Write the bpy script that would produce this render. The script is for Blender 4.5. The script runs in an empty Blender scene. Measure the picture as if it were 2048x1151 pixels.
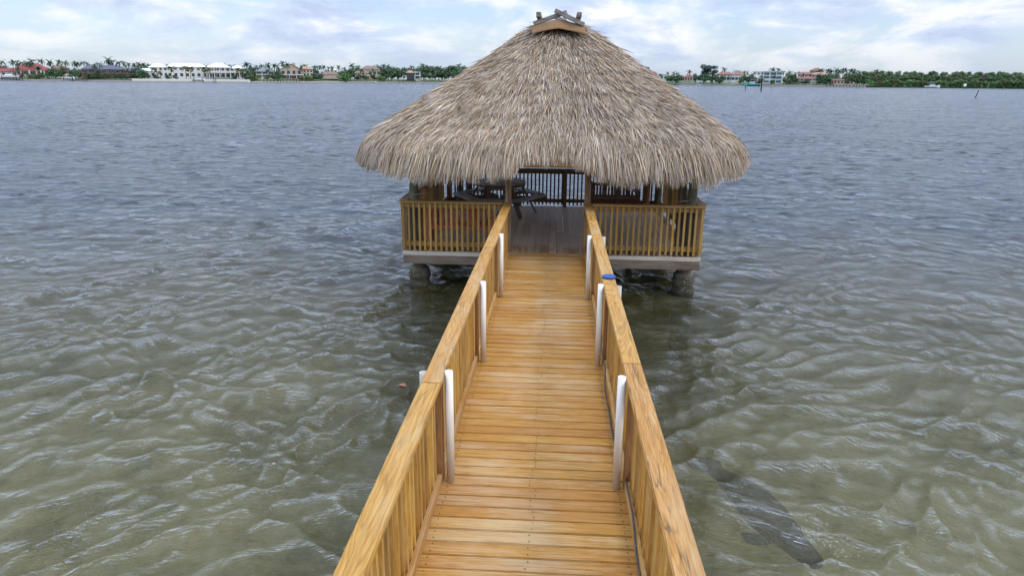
import bpy, bmesh, math, random
import numpy as np
from mathutils import Matrix, Vector, Quaternion
random.seed(7); rng = np.random.default_rng(11)
R = math.radians
scn = bpy.context.scene; COL = scn.collection

# ------------------------------------------------------------------ camera
CH, FPX = 3.8, 1400.0
YAW, PITCH, ROLL = R(3.5), R(16.6), R(.47)
fw = Vector((-math.sin(YAW)*math.cos(PITCH), math.cos(YAW)*math.cos(PITCH), -math.sin(PITCH)))
r0 = Vector((math.cos(YAW), math.sin(YAW), 0)); u0 = r0.cross(fw)
rt = math.cos(ROLL)*r0 + math.sin(ROLL)*u0; up = -math.sin(ROLL)*r0 + math.cos(ROLL)*u0
cd = bpy.data.cameras.new('camera'); cam = bpy.data.objects.new('camera', cd); COL.objects.link(cam)
m = Matrix((rt, up, -fw)).transposed().to_4x4(); m.translation = (0, 0, CH); cam.matrix_world = m
cd.sensor_width = 36; cd.lens = 36*FPX/2048; cd.clip_start = .05; cd.clip_end = 8000
scn.camera = cam

# ------------------------------------------------------------------ world
SUN_EL, SUN_AZ = R(48), R(118)          # azimuth clockwise from +Y (dock direction): light from behind right
w = bpy.data.worlds.new("World"); scn.world = w; w.use_nodes = True
nt = w.node_tree; nt.nodes.clear()
def N(t, typ, **k):
    n = t.nodes.new(typ)
    for a, v in k.items(): setattr(n, a, v)
    return n
def L(t, a, b): t.links.new(a, b)
def math_(t, op, a, b=None, c=None, clamp=False):
    n = N(t, 'ShaderNodeMath', operation=op); n.use_clamp = clamp
    for i, v in enumerate((a, b, c)):
        if v is None: continue
        if isinstance(v, (int, float)): n.inputs[i].default_value = v
        else: L(t, v, n.inputs[i])
    return n.outputs[0]
def vmath(t, op, a, b=None):
    n = N(t, 'ShaderNodeVectorMath', operation=op)
    for i, v in enumerate((a, b)):
        if v is None: continue
        if isinstance(v, tuple): n.inputs[i].default_value = v
        else: L(t, v, n.inputs[i])
    return n.outputs[0]
def ramp(t, fac, stops, interp='LINEAR'):
    n = N(t, 'ShaderNodeValToRGB'); cr = n.color_ramp; cr.interpolation = interp
    while len(cr.elements) < len(stops): cr.elements.new(.5)
    for e, (p, c) in zip(cr.elements, stops):
        e.position = p; e.color = (*c, 1) if not isinstance(c, (int, float)) else (c, c, c, 1)
    L(t, fac, n.inputs[0]); return n.outputs[0]
def mixc(t, fac, a, b, mode='MIX'):
    n = N(t, 'ShaderNodeMix', data_type='RGBA', blend_type=mode)
    for s, v in ((0, fac), (6, a), (7, b)):
        if isinstance(v, (int, float)): n.inputs[s].default_value = v
        elif isinstance(v, tuple): n.inputs[s].default_value = (*v, 1)
        else: L(t, v, n.inputs[s])
    return n.outputs[2]
def noise(t, vec, scale, detail=4, rough=.5, dist=0., out=0):
    n = N(t, 'ShaderNodeTexNoise'); n.inputs['Scale'].default_value = scale
    n.inputs['Detail'].default_value = detail; n.inputs['Roughness'].default_value = rough
    n.inputs['Distortion'].default_value = dist
    if vec is not None: L(t, vec, n.inputs['Vector'])
    return n.outputs[out]
def mapping(t, vec, scale=(1, 1, 1), loc=(0, 0, 0), rot=(0, 0, 0)):
    n = N(t, 'ShaderNodeMapping'); n.inputs['Scale'].default_value = scale
    n.inputs['Location'].default_value = loc; n.inputs['Rotation'].default_value = rot
    L(t, vec, n.inputs['Vector']); return n.outputs[0]

tc = N(nt, 'ShaderNodeTexCoord')
sky = N(nt, 'ShaderNodeTexSky', sky_type='NISHITA'); sky.sun_disc = False
sky.sun_elevation = SUN_EL; sky.sun_rotation = SUN_AZ; sky.dust_density = 1.5
sp = N(nt, 'ShaderNodeSeparateXYZ'); L(nt, tc.outputs['Generated'], sp.inputs[0])
zp = math_(nt, 'MAXIMUM', sp.outputs[2], 0.0)
d1 = mapping(nt, tc.outputs['Generated'], (6.2, 6.2, 15.), (1.3, 4.1, .0)); d2 = mapping(nt, tc.outputs['Generated'], (8., 8., 26.), (2.3, 7.7, .35))
n1 = noise(nt, d1, 1., 8, .55, .35); n2 = noise(nt, d2, 1., 8, .58, .3)
mask = ramp(nt, n1, [(.42, .0), (.53, .85), (.62, 1.)])
mask = math_(nt, 'MULTIPLY', mask, ramp(nt, zp, [(.004, .35), (.06, .95), (1, .97)]))
ccol = ramp(nt, n2, [(.37, (.52, .62, .86)), (.48, (.70, .79, .97)), (.58, (.98, .99, 1.0))])
hcol = ramp(nt, zp, [(0, (.70, .85, 1.06)), (.1, (.50, .70, 1.06)), (.4, (.50, .64, 1.0))])
bg1 = N(nt, 'ShaderNodeBackground'); bg1.inputs[1].default_value = .08; L(nt, sky.outputs[0], bg1.inputs[0])
bg2 = N(nt, 'ShaderNodeBackground'); bg2.inputs[1].default_value = .55; L(nt, hcol, bg2.inputs[0])
bg3 = N(nt, 'ShaderNodeBackground'); bg3.inputs[1].default_value = 1.0; ccol = mixc(nt, ramp(nt, zp, [(.1, 0.), (.35, 1.)]), ccol, (.92, .97, 1.09), 'MULTIPLY'); L(nt, ccol, bg3.inputs[0])
gain = ramp(nt, zp, [(.0, .40), (.11, .41), (.24, .86), (.85, 1.0)])
for b_, k_ in ((bg1, .08*2.7), (bg2, .52*2.7), (bg3, .98*2.7)): L(nt, math_(nt, 'MULTIPLY', gain, k_), b_.inputs[1])
ad = N(nt, 'ShaderNodeAddShader'); L(nt, bg1.outputs[0], ad.inputs[0]); L(nt, bg2.outputs[0], ad.inputs[1])
mx = N(nt, 'ShaderNodeMixShader'); L(nt, mask, mx.inputs[0]); L(nt, ad.outputs[0], mx.inputs[1]); L(nt, bg3.outputs[0], mx.inputs[2])
wo = N(nt, 'ShaderNodeOutputWorld'); L(nt, mx.outputs[0], wo.inputs[0])
sl = bpy.data.lights.new('sun', 'SUN'); sl.energy = 1.1; sl.angle = R(14); sl.color = (1, .95, .88)
so = bpy.data.objects.new('sun', sl); COL.objects.link(so)
sd = Vector((math.sin(SUN_AZ)*math.cos(SUN_EL), math.cos(SUN_AZ)*math.cos(SUN_EL), math.sin(SUN_EL)))
so.rotation_euler = sd.to_track_quat('Z', 'Y').to_euler(); so.location = (30, -20, 40)
scn.view_settings.view_transform = 'Standard'; scn.view_settings.look = 'None'
scn.view_settings.exposure = -.03; scn.view_settings.gamma = 1
scn.cycles.use_denoising = True; scn.cycles.denoising_prefilter = 'ACCURATE'; scn.cycles.use_adaptive_sampling = False; scn.cycles.sample_clamp_indirect = 6; scn.cycles.max_bounces = 8; scn.cycles.transparent_max_bounces = 8
scn.cycles.caustics_reflective = False; scn.cycles.caustics_refractive = False

# ------------------------------------------------------------------ mesh helpers
class MB:
    def __init__(s): s.v = []; s.f = []; s.n = 0
    def add(s, verts, faces):
        s.v.extend([tuple(v) for v in verts]); s.f.extend([tuple(i+s.n for i in f) for f in faces]); s.n = len(s.v); return s
    def box(s, c, d, rot=None, taper=1.):
        hx, hy, hz = d[0]/2, d[1]/2, d[2]/2
        p = [Vector((x*hx*(taper if z > 0 else 1), y*hy*(taper if z > 0 else 1), z*hz)) for z in (-1, 1) for y in (-1, 1) for x in (-1, 1)]
        if rot is not None: p = [rot @ q for q in p]
        c = Vector(c)
        return s.add([q+c for q in p], [(0, 2, 3, 1), (4, 5, 7, 6), (0, 1, 5, 4), (2, 6, 7, 3), (0, 4, 6, 2), (1, 3, 7, 5)])
    def bar(s, a, b, wd, th, upv=(0, 0, 1)):
        a, b = Vector(a), Vector(b); d = b-a; z = d.normalized(); x = Vector(upv).cross(z)
        if x.length < 1e-4: x = Vector((1, 0, 0)).cross(z)
        x.normalize(); y = z.cross(x)
        return s.box((a+b)/2, (wd, th, d.length), Matrix((x, y, z)).transposed())
    def tube(s, pts, rad, seg=10, cap=True):
        pts = [Vector(p) for p in pts]; k = len(pts)
        rad = [rad]*k if isinstance(rad, (int, float)) else rad
        vs = []; fs = []; px = None
        for i, p in enumerate(pts):
            d = (pts[min(i+1, k-1)]-pts[max(i-1, 0)]).normalized()
            if px is None:
                px = d.orthogonal().normalized()
            px = (px-d*px.dot(d)).normalized(); py = d.cross(px)
            for j in range(seg):
                a = 2*math.pi*j/seg; vs.append(p+rad[i]*(math.cos(a)*px+math.sin(a)*py))
        for i in range(k-1):
            for j in range(seg):
                fs.append((i*seg+j, i*seg+(j+1) % seg, (i+1)*seg+(j+1) % seg, (i+1)*seg+j))
        if cap: fs += [tuple(range(seg))[::-1], tuple(range((k-1)*seg, k*seg))]
        return s.add(vs, fs)
    def lathe(s, c, prof, seg=20, jit=0.):
        vs = []; fs = []; c = Vector(c); k = len(prof)
        for (r_, z_) in prof:
            for j in range(seg):
                a = 2*math.pi*j/seg; q = r_*(1+jit*random.uniform(-1, 1))
                vs.append(c+Vector((q*math.cos(a), q*math.sin(a), z_+jit*.2*random.uniform(-1, 1))))
        for i in range(k-1):
            for j in range(seg):
                fs.append((i*seg+j, i*seg+(j+1) % seg, (i+1)*seg+(j+1) % seg, (i+1)*seg+j))
        if prof[0][0] > 0: fs.append(tuple(range(seg))[::-1])
        if prof[-1][0] > 0: fs.append(tuple(range((k-1)*seg, k*seg)))
        return s.add(vs, fs)
    def build(s, name, mat, parent=None, bevel=0., smooth=False, off=True, seg=1):
        me = bpy.data.meshes.new(name)
        o0 = parent['_base'] if (parent is not None and off and '_base' in parent.keys()) else (0, 0, 0)
        me.from_pydata([(a-o0[0], b-o0[1], c-o0[2]) for a, b, c in s.v], [], s.f)
        if bevel > 0:
            bm = bmesh.new(); bm.from_mesh(me)
            bmesh.ops.bevel(bm, geom=[e for e in bm.edges], offset=bevel, segments=seg, affect='EDGES', clamp_overlap=True)
            bm.to_mesh(me); bm.free()
        me.materials.append(mat)
        if smooth: me.shade_smooth()
        o = bpy.data.objects.new(name, me); COL.objects.link(o)
        if parent is not None:
            o.parent = parent
            o['_base'] = o0
        return o
def npmesh(name, v, f, mat, parent=None, smooth=False):
    """v (n,3), f (m,4) numpy"""
    me = bpy.data.meshes.new(name); k = f.shape[1]
    me.vertices.add(len(v)); me.vertices.foreach_set('co', np.ascontiguousarray(v, np.float32).ravel())
    me.loops.add(f.size); me.loops.foreach_set('vertex_index', np.ascontiguousarray(f, np.int32).ravel())
    me.polygons.add(len(f)); me.polygons.foreach_set('loop_start', np.arange(0, f.size, k, dtype=np.int32))
    me.update(calc_edges=True); me.validate()
    me.materials.append(mat)
    if smooth: me.shade_smooth()
    o = bpy.data.objects.new(name, me); COL.objects.link(o)
    if parent is not None: o.parent = parent
    return o
def tag(o, label=None, cat=None, group=None, kind=None):
    if label: o['label'] = label
    if cat: o['category'] = cat
    if group: o['group'] = group
    if kind: o['kind'] = kind
    return o
def thing(name, label, cat, base=(0, 0, 0), group=None, rz=0):
    o = bpy.data.objects.new(name, None); COL.objects.link(o); o.empty_display_size = .2
    o.location = base; o.rotation_euler = (0, 0, rz); o['_base'] = tuple(base)
    return tag(o, label, cat, group)
def copy_thing(o, loc, rz=0, scale=1., label=None, group=None):
    c = o.copy(); COL.objects.link(c); c.location = loc; c.rotation_euler = (0, 0, rz)
    c.scale = (scale,)*3 if isinstance(scale, (int, float)) else scale
    if label: c['label'] = label
    if group: c['group'] = group
    for ch in o.children:
        k = ch.copy(); COL.objects.link(k); k.parent = c
        for g in ch.children:
            q = g.copy(); COL.objects.link(q); q.parent = k
    return c
def copies(o, offs, parent):
    for d in offs:
        k = o.copy(); COL.objects.link(k); k.parent = parent; k.location = d

# ------------------------------------------------------------------ materials
def mat(name):
    mm = bpy.data.materials.new(name); mm.use_nodes = True; t = mm.node_tree
    return mm, t, t.nodes['Principled BSDF']
def wood(name, axis, cols, worn=None, worn_amt=.5, fine=26., stretch=14., rough=.62, bump=.25, dark_line=.35, isl=.35, wmask=None, islw=.14, grain=0.):
    """cols: dark, mid, light of the stain; worn: colour of bleached streaks; grain runs along axis"""
    mm, t, b = mat(name)
    tc = N(t, 'ShaderNodeTexCoord'); geo = N(t, 'ShaderNodeNewGeometry'); oi = N(t, 'ShaderNodeObjectInfo')
    rnd = math_(t, 'ADD', geo.outputs['Random Per Island'], oi.outputs['Random'])
    ofs = N(t, 'ShaderNodeCombineXYZ')
    for i, k in enumerate((37., 61., 83.)): L(t, math_(t, 'MULTIPLY', rnd, k), ofs.inputs[i])
    v = vmath(t, 'ADD', tc.outputs['Object'], ofs.outputs[0])
    sc = [fine]*3; sc[axis] = fine/stretch
    sc2 = [fine*3.2]*3; sc2[axis] = fine/stretch*1.6
    scg = [5.]*3; scg[axis] = .38
    scc = [3.2]*3; scc[axis] = .16
    sc3 = [4.]*3; sc3[axis] = 1.1
    g1 = noise(t, mapping(t, v, tuple(sc)), 1, 9, .70, .5)
    g2 = noise(t, mapping(t, v, tuple(sc2)), 1, 6, .7)
    g3 = noise(t, mapping(t, v, tuple(sc3)), 1, 4, .6)
    base = ramp(t, g1, [(.30, cols[0]), (.50, cols[1]), (.68, cols[2])])
    base = mixc(t, math_(t, 'MULTIPLY', ramp(t, g2, [(.34, 1.), (.5, 0.)]), dark_line), base, tuple(c*.35 for c in cols[0]))
    if grain:
        gv = noise(t, mapping(t, v, tuple(scg)), 1, 2, .5, .4)
        gs = math_(t, 'FRACT', math_(t, 'MULTIPLY', gv, 26.))
        base = mixc(t, math_(t, 'MULTIPLY', ramp(t, gs, [(.0, 1.), (.18, .15), (.75, .0), (.97, .9)]), grain), base, tuple(c*.55 for c in cols[0]))
        cn = noise(t, mapping(t, v, tuple(scc)), 1, 5, .62, .2); ck = math_(t, 'ABSOLUTE', math_(t, 'SUBTRACT', cn, .5))
        base = mixc(t, ramp(t, ck, [(.002, .75), (.0055, .0)]), base, tuple(c*.15 for c in cols[0]))
    if worn is not None:
        wm = math_(t, 'ADD', math_(t, 'MULTIPLY', g1, .55), math_(t, 'MULTIPLY', g3, .75))
        if wmask is not None: wm = math_(t, 'ADD', wm, wmask(t, tc, geo))
        wm = math_(t, 'ADD', wm, math_(t, 'MULTIPLY', math_(t, 'SUBTRACT', geo.outputs['Random Per Island'], .5), islw))
        base = mixc(t, math_(t, 'MULTIPLY', ramp(t, wm, [(.58, 0.), (.82, 1.)]), worn_amt), base, worn)
    hv = N(t, 'ShaderNodeHueSaturation'); L(t, base, hv.inputs['Color'])
    fr = math_(t, 'FRACT', math_(t, 'MULTIPLY', rnd, 7.31))
    L(t, math_(t, 'MULTIPLY_ADD', fr, isl, 1-isl/2), hv.inputs['Value'])
    L(t, math_(t, 'MULTIPLY_ADD', fr, .008, .496), hv.inputs['Hue'])
    L(t, hv.outputs[0], b.inputs['Base Color']); b.inputs['Roughness'].default_value = rough
    b.inputs['Specular IOR Level'].default_value = .3
    bp = N(t, 'ShaderNodeBump'); bp.inputs['Strength'].default_value = bump; bp.inputs['Distance'].default_value = .004
    L(t, math_(t, 'ADD', g1, g2), bp.inputs['Height']); L(t, bp.outputs[0], b.inputs['Normal'])
    return mm
def plain(name, col, rough=.6, var=.15, scale=6., bump=0., metal=0., objvar=0.):
    mm, t, b = mat(name)
    tc = N(t, 'ShaderNodeTexCoord'); n = noise(t, tc.outputs['Object'], scale, 5, .6)
    c = mixc(t, n, tuple(x*(1-var) for x in col), tuple(min(1, x*(1+var)) for x in col))
    if objvar:
        oi = N(t, 'ShaderNodeObjectInfo'); hv = N(t, 'ShaderNodeHueSaturation'); L(t, c, hv.inputs['Color'])
        L(t, math_(t, 'MULTIPLY_ADD', oi.outputs['Random'], objvar, 1-objvar/2), hv.inputs['Value'])
        L(t, math_(t, 'MULTIPLY_ADD', oi.outputs['Random'], .05, .475), hv.inputs['Hue']); c = hv.outputs[0]
    L(t, c, b.inputs['Base Color']); b.inputs['Roughness'].default_value = rough; b.inputs['Metallic'].default_value = metal
    if bump:
        bp = N(t, 'ShaderNodeBump'); bp.inputs['Strength'].default_value = bump; bp.inputs['Distance'].default_value = .02
        L(t, n, bp.inputs['Height']); L(t, bp.outputs[0], b.inputs['Normal'])
    return mm

GOLD = [(.27, .115, .018), (.44, .207, .036), (.53, .29, .075)]
def deck_wear(t, tc, geo):
    s = N(t, 'ShaderNodeSeparateXYZ'); L(t, geo.outputs['Position'], s.inputs[0])
    d = math_(t, 'ABSOLUTE', math_(t, 'ADD', s.outputs[0], .20))
    e = math_(t, 'POWER', math_(t, 'DIVIDE', d, .72), 4.)
    p = noise(t, mapping(t, geo.outputs['Position'], (1.6, .55, 1)), 1, 4, .6, .4)
    return math_(t, 'ADD', math_(t, 'MULTIPLY', e, -.12), math_(t, 'MULTIPLY_ADD', p, .5, -.26))
M_deck = wood('stained_deck_wood', 0, GOLD, (.51, .365, .19), .7, fine=70, stretch=22, dark_line=.5, wmask=deck_wear, isl=.14, islw=.16, bump=.5)
M_rail = wood('stained_rail_wood', 1, [(.31, .14, .022), (.45, .222, .042), (.52, .29, .075)], (.45, .33, .17), .5, fine=58, stretch=20, dark_line=.3, isl=.06, grain=.55)
M_bal = wood('stained_baluster_wood', 2, [(.24, .105, .014), (.42, .205, .03), (.50, .27, .05)], (.44, .33, .17), .3, fine=40, stretch=10, isl=.5)
M_toe = wood('stained_toe_board_wood', 1, [(.32, .15, .03), (.46, .23, .05), (.54, .31, .09)], (.46, .36, .21), .35, fine=34, stretch=14)
BRN = [(.22, .115, .02), (.37, .205, .036), (.45, .27, .06)]
M_hrail_x = wood('brown_hut_rail_wood', 0, [(.22, .105, .022), (.35, .18, .04), (.42, .24, .07)], (.36, .26, .14), .4, fine=30, stretch=14)
M_hrail_y = wood('brown_hut_side_rail_wood', 1, [(.19, .11, .04), (.30, .19, .09), (.36, .25, .14)], (.36, .33, .28), .7, fine=30, stretch=14)
M_hbal = wood('brown_hut_baluster_wood', 2, BRN, (.30, .24, .12), .35, fine=40, stretch=10, isl=.45)
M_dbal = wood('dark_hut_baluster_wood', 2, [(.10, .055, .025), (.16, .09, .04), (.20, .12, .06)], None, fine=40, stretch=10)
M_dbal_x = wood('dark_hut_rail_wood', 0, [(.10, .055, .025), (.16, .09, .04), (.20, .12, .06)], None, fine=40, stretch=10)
def floor_wear(t, tc, geo):
    s = N(t, 'ShaderNodeSeparateXYZ'); L(t, geo.outputs['Position'], s.inputs[0])
    return math_(t, 'MULTIPLY_ADD', s.outputs[1], .45, -.45*12.75, clamp=True)
M_floor = wood('grey_floor_wood', 1, [(.20, .10, .035), (.30, .16, .055), (.36, .21, .08)], (.54, .40, .29), .95, fine=30, stretch=14, rough=.65, wmask=floor_wear, isl=.4)
M_beam = wood('weathered_beam_wood', 0, [(.085, .058, .036), (.155, .108, .068), (.22, .165, .11)], (.27, .225, .165), .5, fine=18, stretch=10)
M_beam_y = wood('weathered_side_beam_wood', 1, [(.20, .15, .11), (.33, .26, .19), (.43, .35, .26)], (.45, .42, .36), .5, fine=18, stretch=10)
M_trim = wood('bleached_trim_wood', 0, [(.34, .27, .17), (.52, .45, .33), (.60, .54, .42)], (.60, .56, .47), .5, fine=24, stretch=16)
M_pole = wood('mossy_pole_wood', 2, [(.045, .042, .028), (.10, .092, .062), (.16, .145, .105)], (.12, .13, .08), .4, fine=16, stretch=8)
M_post = wood('brown_post_wood', 2, [(.12, .065, .03), (.21, .12, .055), (.27, .17, .09)], (.28, .24, .19), .5, fine=24, stretch=12)
M_post2 = wood('rust_brown_post_wood', 2, [(.13, .055, .02), (.22, .10, .035), (.28, .14, .055)], None, fine=24, stretch=12)
M_red = wood('red_stained_bench_wood', 2, [(.30, .07, .03), (.52, .14, .06), (.60, .19, .09)], (.55, .26, .17), .35, fine=30, stretch=10)
M_grey = wood('grey_table_wood', 0, [(.17, .155, .14), (.29, .27, .25), (.38, .36, .34)], (.42, .41, .40), .6, fine=26, stretch=12)
M_tleg = wood('brown_table_leg_wood', 2, [(.09, .055, .03), (.15, .095, .05), (.19, .13, .075)], None, fine=26, stretch=12)
M_swing = wood('dark_swing_wood', 2, [(.06, .03, .018), (.11, .055, .03), (.15, .08, .045)], None, fine=30, stretch=12)
M_ridge = wood('weathered_ridge_pole_wood', 0, [(.11, .09, .08), (.20, .175, .15), (.28, .25, .22)], (.33, .31, .28), .5, fine=24, stretch=6)
M_pipe = plain('white_pvc', (.70, .64, .53), .35, .12, 9)
M_lid = plain('blue_plastic', (.008, .062, .23), .4, .12, 9)
M_cable = plain('dark_cable_sheath', (.045, .05, .045), .5, .3, 30)
M_rope = plain('tan_rope', (.33, .27, .16), .9, .3, 60)
M_leaf = plain('orange_leaf', (.36, .11, .05), .6, .4, 30)
M_metal = plain('dull_chain_steel', (.25, .25, .25), .4, .2, 20, metal=.8)
M_fibre = plain('tan_ridge_felt', (.23, .13, .055), .85, .16, 12, bump=.4)

# thatch
M_th, t, b = mat('dry_palm_thatch')
geo = N(t, 'ShaderNodeNewGeometry'); tcn = N(t, 'ShaderNodeTexCoord')
c = ramp(t, geo.outputs['Random Per Island'], [(0, (.14, .10, .065)), (.12, (.25, .175, .105)), (.3, (.345, .27, .195)), (.5, (.42, .355, .28)), (.68, (.37, .32, .27)), (.8, (.54, .455, .335)), (.9, (.42, .275, .13)), (.95, (.52, .44, .33)), (1, (.64, .57, .45))])
big = noise(t, tcn.outputs['Object'], 1.7, 5, .6)
c = mixc(t, ramp(t, big, [(.38, 0.), (.62, .55)]), c, (.62, .60, .585), 'MULTIPLY')
c = mixc(t, 1.0, c, (1.21, 1.17, 1.10), 'MULTIPLY')
L(t, c, b.inputs['Base Color']); b.inputs['Roughness'].default_value = .75; b.inputs['Specular IOR Level'].default_value = .25
# encrusted concrete
M_conc, t, b = mat('oyster_crusted_concrete')
geo = N(t, 'ShaderNodeNewGeometry'); s = N(t, 'ShaderNodeSeparateXYZ'); L(t, geo.outputs['Position'], s.inputs[0])
n = noise(t, geo.outputs['Position'], 22, 6, .7); n2 = noise(t, geo.outputs['Position'], 9, 4, .6)
c = ramp(t, n, [(.34, (.010, .009, .006)), (.46, (.05, .043, .022)), (.58, (.085, .070, .036)), (.70, (.27, .24, .17))])
h = math_(t, 'ADD', s.outputs[2], math_(t, 'MULTIPLY_ADD', n2, .3, -.15))
c = mixc(t, ramp(t, h, [(.30, 0.), (.42, .75)]), c, (.17, .135, .10))
c = mixc(t, ramp(t, h, [(.02, .9), (.12, 0.)]), c, (.012, .014, .01))
L(t, c, b.inputs['Base Color']); b.inputs['Roughness'].default_value = .8
bp = N(t, 'ShaderNodeBump'); bp.inputs['Strength'].default_value = .9; bp.inputs['Distance'].default_value = .04
L(t, n, bp.inputs['Height']); L(t, bp.outputs[0], b.inputs['Normal'])
M_pil = wood('dark_piling_wood', 2, [(.05, .035, .025), (.11, .075, .05), (.17, .13, .09)], (.20, .17, .13), .5, fine=20, stretch=8)

# ------------------------------------------------------------------ water and seabed
def rings(rmin, rmax, q):
    k = int(math.log(rmax/rmin)/math.log(q)); return rmin*q**np.arange(k+1)
rr = rings(1.6, 2600., 1.0056)
th = np.concatenate([np.arange(-58, 58, .21), np.arange(58, 302, 6.)]); th = np.radians(th+3.5)
RR, TT = np.meshgrid(rr, th, indexing='ij')
X = (-np.sin(TT)*RR).astype(np.float64); Y = np.cos(TT)*RR
spac = RR*.0056*1.0
Zw = np.zeros_like(X); DX = np.zeros_like(X); DY = np.zeros_like(X); sub = np.zeros_like(X)
XW = X+.30*np.sin(.83*Y+.4*X+.9)+.16*np.sin(1.9*X-1.2*Y)+.5*np.sin(.21*X+.17*Y); YW = Y+.26*np.sin(.95*X-.3*Y+2.)+.14*np.sin(1.6*Y+1.5*X+1.)+.6*np.sin(.19*X-.13*Y+.7)
lam = np.exp(np.linspace(math.log(.17), math.log(4.2), 110))
for i, l in enumerate(lam):
    k = 2*math.pi/l
    ang = rng.normal(math.radians(-90+6), math.radians(48 if l < .5 else 38 if l < 1.4 else 22))
    sl_ = .055*math.exp(-((math.log(l/.40))/.75)**2)+.013*math.exp(-((math.log(l/1.5))/.45)**2)+.007
    a = sl_/k; ph = rng.uniform(0, 6.283)
    fade = np.clip((l/spac-2.2)/2.2, 0, 1)
    arg = k*(math.cos(ang)*XW+math.sin(ang)*YW)+ph
    sn, cs = np.sin(arg), np.cos(arg)
    Zw += fade*a*cs; DX -= fade*a*.9*math.cos(ang)*sn; DY -= fade*a*.9*math.sin(ang)*sn
    sub += (1-fade**2)*sl_**2/2
# patches of stronger and calmer chop
gust = .86+.27*np.sin(X*.16+1.3+.9*np.sin(Y*.07))*np.sin(Y*.11+.5)+.12*np.sin(.031*X-.02*Y)
Zw *= gust; DX *= gust; DY *= gust
V = np.stack([X+DX, Y+DY, Zw], -1).reshape(-1, 3)
nr, na = X.shape; idx = np.arange(nr*na).reshape(nr, na); nx = np.roll(idx, -1, axis=1)
F = np.stack([idx[:-1], idx[1:], nx[1:], nx[:-1]], -1).reshape(-1, 4)
V = np.concatenate([V, [[0, 0, 0]]]); cfan = np.stack([np.full(na, nr*na), idx[0], nx[0], nx[0]], -1)

M_wat = bpy.data.materials.new('shallow_green_water'); M_wat.use_nodes = True; t = M_wat.node_tree; t.nodes.clear()
geo = N(t, 'ShaderNodeNewGeometry'); pos = geo.outputs['Position']
flat = vmath(t, 'MULTIPLY', pos, (1, 1, 0))
s = N(t, 'ShaderNodeSeparateXYZ'); L(t, pos, s.inputs[0])
rad = N(t, 'ShaderNodeVectorMath', operation='LENGTH'); L(t, flat, rad.inputs[0]); rad = rad.outputs['Value']
the = math_(t, 'ARCTAN2', s.outputs[0], s.outputs[1])
pv = N(t, 'ShaderNodeCombineXYZ'); L(t, math_(t, 'MULTIPLY', rad, 15.), pv.inputs[0]); L(t, math_(t, 'MULTIPLY', the, 16.), pv.inputs[1])
dn = noise(t, pv.outputs[0], 1., 4, .6, .8)                              # rotor-wash rings under the drone
damp = ramp(t, math_(t, 'DIVIDE', rad, 20.), [(.1, .040), (.5, .026), (.9, .002)])
h = math_(t, 'MULTIPLY', dn, damp)
a1 = noise(t, mapping(t, flat, (2.6, 6.5, 1), (0, 0, 0), (0, 0, R(8))), 1., 5, .62, .5)
a2 = noise(t, mapping(t, flat, (9., 17., 1), (3, 1, 0), (0, 0, R(-14))), 1., 4, .6, .3)
pv2 = N(t, 'ShaderNodeCombineXYZ'); L(t, math_(t, 'MULTIPLY', rad, 48.), pv2.inputs[0]); L(t, math_(t, 'MULTIPLY', the, 60.), pv2.inputs[1])
h = math_(t, 'ADD', h, math_(t, 'MULTIPLY', noise(t, pv2.outputs[0], 1., 3, .6, .5), ramp(t, math_(t, 'DIVIDE', rad, 20.), [(.1, .026), (.5, .022), (1., .006)])))
h = math_(t, 'ADD', h, math_(t, 'MULTIPLY', a1, .060)); h = math_(t, 'ADD', h, math_(t, 'MULTIPLY', a2, .034))
bp = N(t, 'ShaderNodeBump'); bp.inputs['Strength'].default_value = 1.; bp.inputs['Distance'].default_value = 1.; L(t, h, bp.inputs['Height'])
at = N(t, 'ShaderNodeAttribute'); at.attribute_name = 'subgrid'
# slopes of the wavelets too fine for the mesh (they take over with distance from the wave grid's resolution)
sn1 = noise(t, mapping(t, flat, (.9, 2.0, 1), (0, 0, 0), (0, 0, R(6))), 1., 3, .65, .3, 1); sn2 = noise(t, mapping(t, flat, (.07, .16, 1), (5, 2, 0)), 1., 3, .55, 0, 0)
slp = vmath(t, 'MULTIPLY', vmath(t, 'SUBTRACT', sn1, (.5, .5, .5)), (1.5, 2.4, 0)); sc_ = N(t, 'ShaderNodeVectorMath', operation='SCALE'); L(t, slp, sc_.inputs[0])
L(t, math_(t, 'MULTIPLY', at.outputs['Fac'], math_(t, 'MULTIPLY_ADD', sn2, 5.0, 1.8)), sc_.inputs['Scale'])
nrm_ = vmath(t, 'NORMALIZE', vmath(t, 'ADD', bp.outputs[0], sc_.outputs[0]))
fres = N(t, 'ShaderNodeFresnel'); fres.inputs['IOR'].default_value = 1.44; L(t, nrm_, fres.inputs['Normal'])
gl = N(t, 'ShaderNodeBsdfGlossy', distribution='GGX'); L(t, nrm_, gl.inputs['Normal']); L(t, math_(t, 'MULTIPLY_ADD', at.outputs['Fac'], .30, .07), gl.inputs['Roughness'])
patch = noise(t, mapping(t, flat, (.16, .24, 1)), 1., 4, .55, .6)
wy = N(t, 'ShaderNodeSeparateXYZ'); L(t, flat, wy.inputs[0])
deep = math_(t, 'ADD', math_(t, 'DIVIDE', wy.outputs[1], 17.), math_(t, 'MULTIPLY_ADD', patch, .9, -.62), clamp=True)
dx = math_(t, 'DIVIDE', math_(t, 'ABSOLUTE', math_(t, 'ADD', wy.outputs[0], .1)), 3.6); dy = math_(t, 'DIVIDE', math_(t, 'ABSOLUTE', math_(t, 'SUBTRACT', wy.outputs[1], 12.)), 6.5)
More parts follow.
